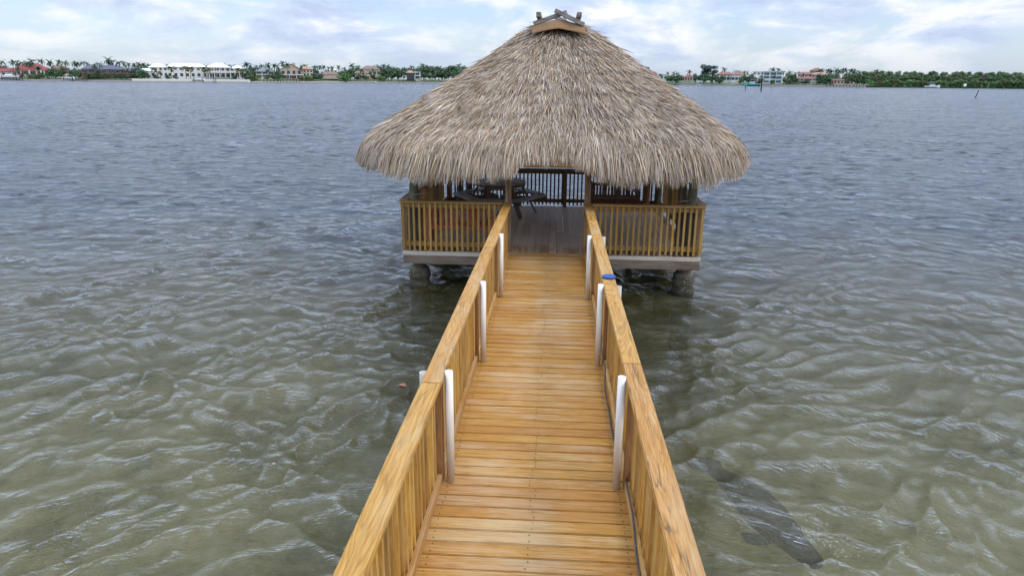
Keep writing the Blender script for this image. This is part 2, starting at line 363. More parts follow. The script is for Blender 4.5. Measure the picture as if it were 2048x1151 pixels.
wd_ = math_(t, 'ADD', math_(t, 'POWER', dx, 2.), math_(t, 'POWER', dy, 2.)); wd_ = math_(t, 'ADD', wd_, math_(t, 'MULTIPLY_ADD', noise(t, flat, .9, 4, .6), 1.2, -.6))
hut_shade = ramp(t, wd_, [(.45, 1.), (1.15, 0.)])  # hut's reflection and shadow painted into the water colour as a dark olive oval
body = ramp(t, patch, [(.36, (.110, .096, .022)), (.52, (.165, .142, .046)), (.66, (.22, .187, .074))])
body = mixc(t, deep, body, (.024, .030, .034)); body = mixc(t, math_(t, 'MULTIPLY', hut_shade, .85), body, (.030, .026, .004))
df = N(t, 'ShaderNodeBsdfDiffuse'); L(t, body, df.inputs[0])
tr = N(t, 'ShaderNodeBsdfTransparent'); tr.inputs[0].default_value = (.84, .85, .74, 1)
m1 = N(t, 'ShaderNodeMixShader'); L(t, math_(t, 'MULTIPLY', math_(t, 'MULTIPLY_ADD', deep, -.80, .86), math_(t, 'MULTIPLY_ADD', hut_shade, -.45, 1.)), m1.inputs[0]); L(t, df.outputs[0], m1.inputs[1]); L(t, tr.outputs[0], m1.inputs[2])
m2 = N(t, 'ShaderNodeMixShader'); L(t, fres.outputs[0], m2.inputs[0]); L(t, m1.outputs[0], m2.inputs[1]); L(t, gl.outputs[0], m2.inputs[2])
out = N(t, 'ShaderNodeOutputMaterial'); L(t, m2.outputs[0], out.inputs[0])
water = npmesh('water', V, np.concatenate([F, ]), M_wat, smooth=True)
tag(water, kind='structure')
av = water.data.attributes.new('subgrid', 'FLOAT', 'POINT')
av.data.foreach_set('value', np.concatenate([np.sqrt(np.clip(sub.ravel()*2.2, 0, .12)), [0.]]).astype(np.float32)[:len(water.data.vertices)])

M_bed, t, b = mat('sandy_seabed')
geo = N(t, 'ShaderNodeNewGeometry'); n = noise(t, geo.outputs['Position'], .32, 5, .6, .5)
n2 = noise(t, geo.outputs['Position'], 1.7, 5, .65, .3); nn = math_(t, 'MULTIPLY_ADD', n2, .4, math_(t, 'MULTIPLY', n, .6))
L(t, ramp(t, nn, [(.40, (.20, .175, .055)), (.50, (.42, .365, .17)), (.60, (.58, .505, .29))]), b.inputs['Base Color']); b.inputs['Roughness'].default_value = .9
bm_ = MB(); bm_.add([(-2600, -2600, -1.3), (2600, -2600, -1.3), (2600, 2600, -1.3), (-2600, 2600, -1.3)], [(0, 1, 2, 3)])
tag(bm_.build('seabed', M_bed), kind='structure')

# ------------------------------------------------------------------ walkway
ZD, ZR = .765, 1.69
Y0, Y1 = 1.0, 12.40
xl = lambda y: -.872+.0028*(y-2.5)
xr = lambda y: .643-.0064*(y-2.5)
wk = thing('walkway', 'long golden brown wooden walkway leading over the water to the thatched hut', 'walkway', (-.13, 6.7, ZD))
d = MB(); y = Y0; pitch = .1395
while y < Y1-.07:
    yc = y+pitch/2; a, b2 = xl(yc)-.07+random.uniform(-.006, .006), xr(yc)+.07+random.uniform(-.006, .006)
    d.box(((a+b2)/2, yc, ZD-.018+random.uniform(-.0025, .0025)), (b2-a, pitch-random.uniform(.005, .009), .036), Matrix.Rotation(random.uniform(-.002, .002), 3, 'Z'))
    y += pitch
d.build('deck', M_deck, wk, bevel=.006, seg=2)
sc_m = MB(); y = Y0
while y < Y1-.07:
    for x in (xl(y)+.09, -.12+random.uniform(-.03, .03), xr(y)-.09):
        for dy_ in (.035, .105): sc_m.lathe((x+random.uniform(-.008, .008), y+dy_, ZD), [(0, .0022), (.0055, .0022), (.006, .0005)], 6)
    y += pitch
tag(sc_m.build('screw_head', plain('dark_screw_head', (.07, .05, .035), .6, .2, 50), wk), kind='stuff')
PY = [2.4, 4.83, 7.26, 9.70, 12.15]
for side, fx, sg in ((-1, xl, 1), (1, xr, -1)):
    m_ = MB(); m_.bar((fx(Y0)+sg*.0, Y0, ZD-.13), (fx(Y1), Y1, ZD-.13), .05, .18); m_.build('stringer', M_beam_y, wk)
    ys = [Y0]+PY
    for a, b2 in zip(ys[:-1], ys[1:]):
        m_ = MB(); a_, b_ = a+.075, b2-.075
        m_.bar((fx(a_)+sg*.024, a_, ZD+.052), (fx(b_)+sg*.024, b_, ZD+.052), .036, .088); m_.build('toe_board', M_toe, wk, bevel=.004)
    for y in PY:
        m_ = MB(); m_.lathe((fx(y)+sg*.02, y, 0), [(.085, -1.6), (.085, ZD-.06)], 14); m_.build('piling', M_pil, wk)
for y in PY:
    m_ = MB(); m_.bar((xl(y), y+.12, ZD-.14), (xr(y), y+.12, ZD-.14), .05, .18); m_.build('cross_beam', M_beam, wk)

def railing(name, label, pts_fn, ya, yb, sg, mats):
    pass
for side, fx, sg, nm in ((-1, xl, 1, 'left'), (1, xr, -1, 'right')):
    rl = thing('walkway_railing', f'golden wooden railing along the {nm} side of the walkway, running to the hut' if side < 0 else
               'golden wooden railing along the right side of the walkway, with the blue lid on it', 'railing', (fx(6.7), 6.7, ZD), 'railings of the walkway')
    cuts = [Y0, 4.62, 8.92, 12.47] if side < 0 else [Y0, 5.1, 9.8, 12.47]
    for a, b2 in zip(cuts[:-1], cuts[1:]):
        m_ = MB(); k = 10
        m_.bar((fx(a), a+.002, ZR-.019), (fx(b2), b2-.002, ZR-.019), .146, .038); o = m_.build('handrail', M_rail, rl, bevel=.006, seg=2)
    for z_ in (ZR-.085, ZD+.14):
        m_ = MB(); m_.bar((fx(Y0)-sg*.042, Y0, z_), (fx(12.4)-sg*.042, 12.4, z_), .036, .088); m_.build('stringer', M_toe, rl)
    m_ = MB(); m_.box((fx(6.7)-sg*.005, 6.7, (ZD+.0+ZR-.039)/2), (.036, .036, ZR-.039-ZD)); b0 = m_.build('baluster', M_bal, rl, bevel=.003)
    ys = [y for y in np.arange(Y0+.05, 12.3, .1135) if min(abs(y-p) for p in PY) > .075]
    b0.location = (fx(ys[0])-fx(6.7), ys[0]-6.7, 0)
    copies(b0, [(fx(y)-fx(6.7)+random.uniform(-.003, .003), y-6.7+random.uniform(-.006, .006), 0) for y in ys[1:]], rl)
    for y in PY[:-1]:
        m_ = MB(); m_.box((fx(y)-sg*.0, y, (ZD-.2+ZR-.04)/2), (.09, .09, ZR-.04-ZD+.2)); m_.build('post', M_post2, rl, bevel=.004)
NEAR = ['nearest the camera', 'second from the camera', 'third from the camera']
for side, fx, sg, nm in ((-1, xl, 1, 'left'), (1, xr, -1, 'right')):
    for i, y in enumerate(PY[1:4]):
        px = fx(y)+sg*.102
        m_ = MB(); r1, r2 = .031, .027
        m_.lathe((px, y-.02, ZD), [(r2, .02), (r2, ZR-ZD+.012), (r1, ZR-ZD+.012), (r1, .001)], 22)
        p = m_.build('pipe', M_pipe, smooth=False)
        tag(p, f'white pipe on the deck inside the {nm} railing, {NEAR[i]}', 'pipe', 'white pipes along the walkway')
        p.data.shade_smooth()
        if (side < 0 and i > 0) or (side > 0 and i == 0): continue
        m_ = MB(); m_.lathe((fx(y)-sg*.090, y-.02, 0), [(r2, -1.2), (r2, ZR-.004), (r1, ZR-.004), (r1, -1.25)], 22)
        tag(m_.build('pipe', M_pipe), f'white pipe outside the {nm} railing, {NEAR[i]}', 'pipe', 'white pipes along the walkway')
# lid, cable
m_ = MB(); m_.lathe((xr(7.55)+.005, 7.55, ZR), [(.0, .004), (.066, .004), (.072, .001), (.076, .006), (.076, .024), (.070, .028), (.058, .026), (.052, .020), (.0, .019)], 32)
tag(m_.build('lid', M_lid, smooth=False), 'round blue plastic lid lying on the right handrail', 'lid')
m_ = MB(); pts = []
for y in np.arange(Y0, 8.4, .12):
    inside = .055+.012*math.sin(y*2.1)+.006*math.sin(y*7)
    z = ZD+.104+.012*math.sin(y*3.1)
    if any(abs(y-p) < .2 for p in PY): z = ZD+.10
    if 4.9 < y < 6.9: inside += .03*math.sin((y-4.9)/2*math.pi); z -= .085*math.sin((y-4.9)/2*math.pi)**.5
    pts.append((xr(y)-inside+.02, y, z))
pts += [(xr(8.5)-.03, 8.5, ZD+.2), (xr(8.52)-.03, 8.54, ZD+.5)]
m_.tube(pts, .0075, 6); tag(m_.build('cable', M_cable, smooth=True), 'thin dark cable running along the toe board of the right railing', 'cable')
m_ = MB(); lp = []
lc = Vector((-1.86, 8.19, .012))
for k in range(9): a = k/8; wd = .045*math.sin(math.pi*a**.8)+.003; lp.append((a*.2-.1, wd, .01*math.sin(a*6)))
vs = [lc+Vector((p[0], p[1], p[2])) for p in lp]+[lc+Vector((p[0], -p[1]*.9, p[2]*.5)) for p in lp]+[lc+Vector((p[0], p[1]*.9, p[2]-.004)) for p in lp]+[lc+Vector((p[0], -p[1]*.8, p[2]*.5-.004)) for p in lp]
m_.add(vs, [(i, i+1, 10+i, 9+i) for i in range(8)]+[(18+i, 27+i, 28+i, 19+i) for i in range(8)])
tag(m_.build('floating_leaf', M_leaf, smooth=True), 'orange brown leaf floating in the water left of the walkway', 'leaf')

# ------------------------------------------------------------------ hut
HX0, HX1, HY0, HY1 = -2.76, 2.61, 12.42, 17.42
HXC, HYC = (HX0+HX1)/2, (HY0+HY1)/2
hut = thing('tiki_hut', 'square open hut with a shaggy palm thatch roof at the end of the walkway', 'hut', (HXC, HYC, ZD))
d = MB(); x = HX0
while x < HX1-.05:
    wd = min(.14, HX1-x); cut = random.uniform(13.5, 16.5)
    for a, b2 in ((HY0, cut), (cut, HY1)):
        d.box((x+wd/2, (a+b2)/2, ZD-.018+random.uniform(-.002, .002)), (wd-.007, b2-a-.004, .036))
    x += .14
d.build('floor', M_floor, hut, bevel=.002)
m_ = MB(); m_.box((HXC, HY0-.022, ZD-.045), (HX1-HX0+.04, .04, .075)); m_.build('trim_board', M_trim, hut, bevel=.004)
for (y, sgn) in ((HY0-.02, -1), (HY1+.02, 1)):
    m_ = MB(); m_.box((HXC, y, ZD-.165), (HX1-HX0+.02, .05, .155)); m_.build('beam', M_beam, hut, bevel=.005)
for x in (HX0+.03, HX1-.03):
    m_ = MB(); m_.box((x, HYC, ZD-.125), (.05, HY1-HY0-.1, .17)); m_.build('beam', M_beam_y, hut, bevel=.005)
for i, x in enumerate(np.linspace(HX0+.5, HX1-.5, 8)):
    m_ = MB(); m_.box((x, HYC, ZD-.13), (.045, HY1-HY0-.1, .17)); m_.build('joist', M_beam_y, hut)
PX = [(-2.52, 12.62), (2.42, 12.62), (-2.5, 17.15), (2.4, 17.15)]
for k, (x, y) in enumerate([(-2.53, 12.66), (2.40, 12.66), (-2.5, 17.2), (2.4, 17.2), (-2.5, 14.9), (2.4, 14.9), (-.1, 17.2), (-.1, 14.9)]):
    m_ = MB(); m_.lathe((x, y, 0), [(.13, -1.6), (.125, ZD-.245)], 18); p = m_.build('piling', M_pil, hut, smooth=False)
    random.seed(k); prof = [(.175, -1.5), (.19, -.3), (.195, 0)]+[(.195+.012*math.sin(z*31+k), z) for z in np.linspace(.04, .35, 9)]+[(.185, .385), (.15, .405), (.12, .41)]
    m_ = MB(); m_.lathe((x, y, 0), prof, 26, .045); m_.build('concrete_jacket', M_conc, p, smooth=True)
for (x, y) in ((-2.58, 12.60), (2.44, 12.60), (-2.36, 17.2), (2.50, 17.2)):
    m_ = MB(); m_.lathe((x, y, ZD), [(.085, .001), (.082, 1.0), (.078, 2.2)], 16); m_.build('pole', M_pole, hut, smooth=False)
for (x, y, h_, mt) in ((-2.39, 12.62, 1.13, M_post2), (2.62-.42, 17.0, 2.1, M_post2), (-2.12, 17.1, 2.1, M_pil), (2.28, 12.72, 1.9, M_pil)):
    m_ = MB(); m_.lathe((x, y, ZD), [(.078, .001), (.075, h_-.01), (.06, h_)], 14); m_.build('short_post', mt, hut)
for (x) in (-.842, .572):
    m_ = MB(); m_.box((x-.0275, 12.475, ZD+.94), (.052, .12, 1.87)); m_.box((x+.0275, 12.475, ZD+.94), (.052, .12, 1.87)); m_.build('gate_post', M_post, hut, bevel=.005)
for (a, b2) in (((-2.9, 12.6, 2.62), (2.8, 12.6, 2.62)), ((-2.9, 17.2, 2.62), (2.8, 17.2, 2.62)), ((-2.55, 12.3, 2.74), (-2.55, 17.5, 2.74)), ((2.45, 12.3, 2.74), (2.45, 17.5, 2.74))):
    m_ = MB(); m_.tube([a, b2], .065, 12); m_.build('eave_beam', M_post, hut)

# thatch roof: rounded rectangular hip
RXC, RYC = -.03, 14.93
PROF = np.array([(.26, 4.80), (.42, 4.755), (.78, 4.56), (1.28, 4.20), (1.73, 3.90), (2.15, 3.63), (2.80, 3.17), (3.26, 2.86), (3.53, 2.66), (3.59, 2.50)])
seglen = np.concatenate([[0], np.cumsum(np.hypot(*np.diff(PROF, axis=0).T))]); SL = seglen[-1]
def surf(thv, l):
    """thv: direction angle, l: distance down the slope"""
    wv = np.interp(l, seglen, PROF[:, 0]); zv = np.interp(l, seglen, PROF[:, 1])
    n = np.interp(l/SL, [0, .35, 1], [2.1, 2.5, 3.9])
    cx, sy = np.cos(thv), np.sin(thv)
    q = (np.abs(cx)**n+np.abs(sy)**n)**(-1/n)
    sag = .045*np.sin(3*thv+1.)*np.sin(l*1.3)+.03*np.sin(7*thv+l*2.2)
    wv = wv+sag*.6
    return np.stack([RXC-.065*(l/SL)**1.5+wv*q*cx, RYC+wv*.93*q*sy, zv+sag*.3], -1)
def nrm(a): return a/np.maximum(np.linalg.norm(a, axis=-1, keepdims=True), 1e-9)
def strands(nn, lmin, lmax, len_rng, wid_rng, lift, droop, dens_pow=1., hang=None, seed=1):
    g = np.random.default_rng(seed)
    # sample by perimeter: rejection on width
    l = lmin+(lmax-lmin)*g.random(nn*3); wv = np.interp(l, seglen, PROF[:, 0]); keep = g.random(nn*3) < (wv/PROF[-1, 0])**dens_pow
    l = l[keep][:nn]; nn = len(l); thv = g.uniform(0, 2*np.pi, nn)
    # front half denser
    crs = g.random(nn) < .45; l = np.where(crs, np.round(l/.31)*.31+g.normal(0, .035, nn)+.03*np.sin(thv*9), l); l = np.clip(l, .03, lmax)
    e = .01; P = surf(thv, l); T = nrm(surf(thv, l+e)-surf(thv, l-e)); S = nrm(surf(thv+.004, l)-surf(thv-.004, l)); Nn = nrm(np.cross(S, T)); Nn[Nn[:, 2] < -.2] *= -1
    flip = (Nn*(P-np.array([RXC, RYC, 2.0]))).sum(-1) < 0; Nn[flip] *= -1
    ln = g.uniform(*len_rng, nn); wd = g.uniform(*wid_rng, nn)
    yawj = g.normal(0, .20, nn)+.07*np.sin(thv*19+l*2.0)+.07*np.sin(thv*41-l*3)
    D = nrm(T+S*yawj[:, None]+Nn*g.uniform(lift[0], lift[1], nn)[:, None])
    tw = g.normal(0, .75, nn); Sd = nrm(np.cross(D, Nn)); Nd = np.cross(Sd, D)
    Sx = Sd*np.cos(tw)[:, None]+Nd*np.sin(tw)[:, None]
    dr = np.interp(l/SL, [0, .7, .9, 1], [0, 0, droop*.5, droop]); G = np.array([0, 0, -1.])
    base = P+Nn*g.uniform(-.03, .075, nn)[:, None]
    if hang is not None: ln = np.minimum(hang(thv, l, P, ln, g), ln*0+g.uniform(.3, .75, nn)+.25*(l/SL > .93))
    D2 = nrm(D+G*dr[:, None]); D3 = nrm(D+G*(dr*1.8)[:, None]-Nn*.1)
    p1 = base+D2*(ln*.5)[:, None]; p2 = p1+D3*(ln*.5)[:, None]
    hw = (wd/2)[:, None]
    vv = np.stack([base-Sx*hw*.8, base+Sx*hw*.8, p1-Sx*hw, p1+Sx*hw, p2-Sx*hw*.25, p2+Sx*hw*.25], 1).reshape(-1, 3)
    ii = (np.arange(nn)*6)[:, None]
    ff = np.concatenate([ii+np.array([0, 1, 3, 2]), ii+np.array([2, 3, 5, 4])], 1).reshape(-1, 4)
    return vv, ff
def eave_len(thv, l, P, ln, g):
    front = (P[:, 1] < RYC-2.4); cor = np.clip((np.abs(P[:, 0]+.08)-2.2)/1.0, 0, 1)
    bottom = 2.06+.035*np.sin(P[:, 0]*4.1+1)+.03*np.sin(P[:, 0]*9.7)+.05*np.sin(P[:, 1]*5.)
    arch = np.exp(-(np.abs(P[:, 0]+.10)/.74)**3.0)*.33
    bottom = np.where(front, bottom+arch, bottom)+.17*cor+np.abs(g.normal(0, .085, len(ln)))+.035*np.sin(thv*63+2*np.sin(thv*17))+.02*np.sin(thv*131)
    return np.clip((P[:, 2]-bottom)*1.06, .08, 1.2)
parts_ = [strands(140000, .05, SL-.42, (.15, .36), (.0055, .0135), (.02, .26), .25, 1., None, 3),
          strands(9000, .0, SL-.5, (.2, .42), (.008, .017), (.12, .42), .2, 1., None, 4),
          strands(46000, SL-.62, SL, (.3, .5), (.006, .0155), (-.05, .2), 1.0, 1., eave_len, 5)]
# shell under the strands
thg = np.linspace(0, 2*np.pi, 97)[:-1]; lg = np.linspace(0, SL, 24)
G1 = np.stack([surf(thg, np.full_like(thg, l))+np.array([0, 0, -.05]) for l in lg]); G2 = np.stack([surf(thg, np.full_like(thg, l))+np.array([0, 0, -.09-.2*min(1, (SL-l)/.8)]) for l in lg[::-1]])
G2[:, :, 0] = RXC+(G2[:, :, 0]-RXC)*.97; G2[:, :, 1] = RYC+(G2[:, :, 1]-RYC)*.97
G = np.concatenate([G1, G2]); a_, b_ = G.shape[:2]; ix = np.arange(a_*b_).reshape(a_, b_); jx = np.roll(ix, -1, 1)
parts_.append((G.reshape(-1, 3), np.stack([ix[:-1], jx[:-1], jx[1:], ix[1:]], -1).reshape(-1, 4)))
vs, fs, o_ = [], [], 0
for v_, f_ in parts_: vs.append(v_); fs.append(f_+o_); o_ += len(v_)
base = np.array(hut['_base'])
roof = npmesh('thatch_roof', np.concatenate(vs)-base, np.concatenate(fs), M_th, hut)
roof['_base'] = hut['_base']
# ridge: folded felt cap, crossed poles front and back, two lying poles
capx = np.linspace(-.52, .48, 15); m_ = MB(); vv = []
def capz(x): return 4.885-.40*abs(x+.02)**1.35*.85
ya, yb = 14.12, 15.75
rows = []
for yy, dz in ((ya-.10, -.13), (ya, 0), ((ya+yb)/2, .02), (yb, 0), (yb+.10, -.13)):
    rows.append([(x*(1 if dz >= 0 else 1.0), yy+.03*math.sin(x*9), capz(x)+dz*(.85+.3*math.cos(x*3))) for x in capx])
top = [p for r_ in rows for p in r_]; bot = [(p[0], p[1], p[2]-.02) for p in top]; K = len(capx)
fcs = []
for i in range(4):
    for j in range(K-1):
        a = i*K+j; fcs.append((a, a+1, a+K+1, a+K)); q = a+5*K; fcs.append((q, q+K, q+K+1, q+1))
for j in range(K-1): fcs += [(j, j+5*K, j+1+5*K, j+1), (4*K+j, 4*K+j+1, 9*K+j+1, 9*K+j)]
for i in range(4): fcs += [(i*K, (i+1)*K, (i+6)*K, (i+5)*K), (i*K+K-1, (i+5)*K+K-1, (i+6)*K+K-1, (i+1)*K+K-1)]
m_.add(top, fcs[:0]+fcs) if False else m_.add(top+bot, fcs)
m_.build('ridge_cap', M_fibre, roof)
for yy in (14.2, 15.65):
    m_ = MB(); m_.bar((-.50, yy, capz(-.50)+.05), (.13, yy, 5.02), .078, .078, (0, 1, 0)); m_.build('ridge_pole', M_ridge, roof, bevel=.008)
    m_ = MB(); m_.bar((.46, yy-.095, capz(.46)+.03), (-.10, yy-.095, 5.04), .078, .078, (0, 1, 0)); m_.build('ridge_pole', M_ridge, roof, bevel=.008)
for x in (-.40, .36):
    m_ = MB(); m_.bar((x, 13.98, capz(x)+.165), (x, 15.9, capz(x)+.165), .09, .09); m_.build('ridge_pole', M_ridge, roof, bevel=.01)

# hut railings
def hut_rail(label, a, b2, outer, mt_top, mt_bal, mt_str, posts=(), width=.15, nb=None, mitre=0):
    a, b2 = Vector((*a, 0)), Vector((*b2, 0)); dv = b2-a; ln = dv.length; u = dv.normalized(); nv = Vector((*outer, 0))
    rl = thing('hut_railing', label, 'railing', ((a+b2)/2+Vector((0, 0, ZD))), 'railings round the hut')
    Z = Vector((0, 0, 1))
    m_ = MB(); m_.bar(a+Z*(ZR-.018), b2+Z*(ZR-.018), width, .036); m_.build('top_rail', mt_top, rl, bevel=.004)
    for z_ in (ZR-.082, ZD+.135):
        m_ = MB(); m_.bar(a-nv*.004+Z*z_, b2-nv*.004+Z*z_, .034, .088); m_.build('stringer', mt_str, rl)
    c_ = a+nv*.034; m_ = MB(); m_.box(c_+Z*((ZD+.02+ZR-.04)/2), (.039, .036, ZR-.06-ZD)); b0 = m_.build('baluster', mt_bal, rl, bevel=.003)
    k = int(ln/.0945); st = ln/k
    b0.location = u*st*.5
    copies(b0, [u*(st*(i+.5)+random.uniform(-.004, .004))+Vector((0, 0, random.choice([0, 0, 0, -.008, .006]))) for i in range(1, k)], rl)
    for p in posts:
        q = a+u*p-nv*.07; m_ = MB(); m_.box(q+Z*((ZD+ZR-.04)/2), (.09, .09, ZR-.04-ZD)); m_.build('post', mt_str if mt_str is M_dbal_x else M_post, rl, bevel=.004)
    return rl
hut_rail('brown railing on the front of the hut left of the entrance, before the red bench', (HX0-.03, HY0-.01), (-.93, HY0-.01), (0, -1), M_hrail_x, M_hbal, M_hrail_x, (.06,))
hut_rail('brown railing on the front of the hut right of the entrance', (.66, HY0-.01), (HX1+.03, HY0-.01), (0, -1), M_hrail_x, M_hbal, M_hrail_x, (1.9,))
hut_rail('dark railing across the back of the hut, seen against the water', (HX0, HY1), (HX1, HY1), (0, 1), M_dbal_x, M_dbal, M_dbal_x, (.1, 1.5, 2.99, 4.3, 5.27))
hut_rail('railing on the left side of the hut with a greyed top rail', (HX0, HY0+.07), (HX0, HY1-.08), (-1, 0), M_hrail_y, M_hbal, M_hrail_y, (1.6, 3.2))
hut_rail('railing on the right side of the hut behind the mossy corner pole', (HX1, HY0+.07), (HX1, HY1-.08), (1, 0), M_hrail_y, M_hbal, M_hrail_y, (1.6, 3.2))
# ropes round the corner poles
for (x0, x1, y, z, lab) in ((-2.66, -2.31, 12.62, ZR+.10, 'thin tan rope tied round the two posts in the front left corner of the hut'), (2.22, 2.55, 12.66, ZR+.06, 'thin tan rope tied round the posts in the front right corner of the hut')):
    m_ = MB(); pts = []
    for k in range(25):
        a = 2*math.pi*k/24; cx = (x0+x1)/2; hx = (x1-x0)/2+.02
        pts.append((cx+hx*math.copysign(abs(math.cos(a))**.6, math.cos(a)), y+.105*math.copysign(abs(math.sin(a))**.6, math.sin(a)), z+.03*math.cos(a)))
    m_.tube(pts, .008, 6, cap=False); tag(m_.build('rope', M_rope, smooth=True), lab, 'rope')

# picnic table (six sided, a bench along each side)
tx, ty = -1.30, 16.30
tb = thing('picnic_table', 'weathered grey six sided picnic table with attached benches inside the hut', 'picnic table', (tx, ty, ZD))
def hexp(r_, k, z): a = R(60*k-120); return Vector((tx+r_*math.cos(a), ty+r_*math.sin(a), z))
m_ = MB(); rh = .64; ap = rh*math.sin(R(60)); ys = np.linspace(-ap, ap, 10)
for a, b2 in zip(ys[:-1], ys[1:]):
    a_, b_ = float(a+.004), float(b2-.004); xa, xb = rh-abs(a_)/math.tan(R(60)), rh-abs(b_)/math.tan(R(60)); zt = ZD+.765
    m_.add([(tx-xa, ty+a_, zt-.038), (tx+xa, ty+a_, zt-.038), (tx+xb, ty+b_, zt-.038), (tx-xb, ty+b_, zt-.038), (tx-xa, ty+a_, zt), (tx+xa, ty+a_, zt), (tx+xb, ty+b_, zt), (tx-xb, ty+b_, zt)],
           [(0, 3, 2, 1), (4, 5, 6, 7), (0, 1, 5, 4), (1, 2, 6, 5), (2, 3, 7, 6), (3, 0, 4, 7)])
m_.build('tabletop', M_grey, tb)
for k in range(6):
    m_ = MB(); m_.bar(hexp(.58, k, ZD+.685), hexp(.58, k+1, ZD+.685), .03, .08); m_.build('apron', M_tleg, tb)
    m_ = MB()
    for r1_, r2_ in ((.84, .975), (.985, 1.12)):
        q = [hexp(r1_, k, 0), hexp(r2_, k, 0), hexp(r2_, k+1, 0), hexp(r1_, k+1, 0)]; cc = sum(q, Vector())/4; q = [cc+(p-cc)*.985 for p in q]
        m_.add([p+Vector((0, 0, ZD+.425)) for p in q]+[p+Vector((0, 0, ZD+.463)) for p in q], [(0, 1, 2, 3), (4, 7, 6, 5), (0, 4, 5, 1), (1, 5, 6, 2), (2, 6, 7, 3), (3, 7, 4, 0)])
    m_.build('bench_seat', M_grey, tb)
    m_ = MB(); m_.bar(hexp(.46, k+.12, ZD+.73), hexp(.86, k+.12, ZD+.01), .085, .045, (0, 0, 1)); m_.build('leg', M_tleg, tb)
    m_ = MB(); m_.bar(hexp(.1, k, ZD+.38), hexp(1.08, k, ZD+.38), .04, .085); m_.build('seat_support', M_tleg, tb)
# red bench behind the front left railing (its back towards the walkway)
rb = thing('bench', 'red stained slatted bench with its back against the front left railing of the hut', 'bench', (-1.74, 12.7, ZD))
bx0, bx1, by = -2.36, -1.14, 12.53
for x in (bx0+.03, bx1-.03):
    m_ = MB(); m_.box((x, by, ZD+.43), (.085, .05, .86)); m_.build('back_leg', M_red, rb, bevel=.004)
    m_ = MB(); m_.box((x, by+.46, ZD+.30), (.085, .05, .60)); m_.build('front_leg', M_red, rb, bevel=.004)
    m_ = MB(); m_.box((x, by+.24, ZD+.62), (.10, .56, .03)); m_.build('armrest', M_red, rb, bevel=.004)
for z_, h_ in ((ZD+.80, .11), (ZD+.42, .08)):
    m_ = MB(); m_.box(((bx0+bx1)/2, by+.002, z_), (bx1-bx0-.15, .03, h_)); m_.build('back_rail', M_red, rb, bevel=.003)
for i, x in enumerate(np.linspace(bx0+.16, bx1-.16, 8)):
    m_ = MB(); m_.box((x, by+.032, ZD+.62), (.085, .02, .44)); m_.build('back_slat', M_red, rb)
m_ = MB()
for k in range(4): m_.box(((bx0+bx1)/2, by+.11+.11*k, ZD+.40+.012*k), (bx1-bx0, .10, .022))
m_.build('seat', M_red, rb)
# porch swing near the back right
sw = thing('porch_swing', 'dark slatted porch swing hanging under the roof near the back right railing', 'porch swing', (1.32, 15.6, ZD+.5))
sx0, sx1, sy = .80, 1.80, 15.6; zt, zb = 1.62, 1.30
for z_, h_ in ((zt-.03, .065), (zb+.03, .05), (zb-.035, .05)):
    m_ = MB(); m_.box(((sx0+sx1)/2, sy, z_), (sx1-sx0, .04, h_)); m_.build('back_rail', M_swing, sw, bevel=.003)
for x in np.linspace(sx0+.06, sx1-.10, 14):
    m_ = MB(); m_.box((x, sy+.03, (zt+zb)/2), (.04, .018, zt-zb-.02)); m_.build('back_slat', M_swing, sw)
for x in (sx0, sx1):
    m_ = MB(); m_.box((x+.02*(1 if x > 1 else -1), sy, 1.44), (.06, .06, .42)); m_.build('end_post', M_swing, sw, bevel=.003)
    m_ = MB(); m_.box((x, sy+.26, 1.40), (.07, .5, .03)); m_.build('armrest', M_swing, sw)
    m_ = MB(); m_.tube([(x, sy+.45, 1.41), (x, sy+.3, 2.3), (x, sy+.25, 2.9)], .008, 6); m_.build('chain', M_metal, sw)
m_ = MB()
for k in range(5): m_.box(((sx0+sx1)/2, sy+.09+.1*k, 1.235), (sx1-sx0, .085, .022))
m_.build('seat', M_swing, sw)

# ------------------------------------------------------------------ far shore
def ray(px, py): return float((px-1024)/FPX)*rt-float((py-575.5)/FPX)*up+fw
def pt(px, py, dist):
    """the point seen in direction (px, py) at a horizontal distance"""
    v = ray(px, py); return Vector((0, 0, CH))+v*(dist/math.hypot(v.x, v.y))
DK = [(-700, 760), (0, 640), (270, 560), (500, 545), (700, 600), (900, 620), (1340, 650), (1500, 590), (1740, 590), (2048, 620), (2900, 760)]
def DS(px): return float(np.interp(px, [a for a, _ in DK], [b for _, b in DK]))
def gp(px, back=0., z=None):
    px = float(px); v = ray(px, 160); d_ = float(DS(px)+back); k = d_/math.hypot(v.x, v.y); return Vector((v.x*k, v.y*k, 0 if z is None else z))
def zat(px, py, back=0.): return pt(px, py, DS(px)+back).z
def mpp(px, back=0.): return (DS(px)+back)/FPX*.97
def azim(px): v = ray(px, 160); return math.atan2(-v.x, v.y)

M_grass = plain('far_lawn', (.075, .12, .035), .9, .4, .08)
land = MB(); cols_ = np.arange(-700, 2901, 45); back_ = [(0, -1.), (.01, .75), (6, .9), (25, 2.0), (60, 2.2), (420, 2.6)]
vs = []
for px in cols_:
    for bk, z in back_: q = gp(px, bk+(0 if bk > .1 else 0)); vs.append((q.x, q.y, z))
kb = len(back_); fs = [(i*kb+j, i*kb+j+1, (i+1)*kb+j+1, (i+1)*kb+j) for i in range(len(cols_)-1) for j in range(kb-1)]
land.add(vs, fs); tag(land.build('far_shore', M_grass), kind='structure')

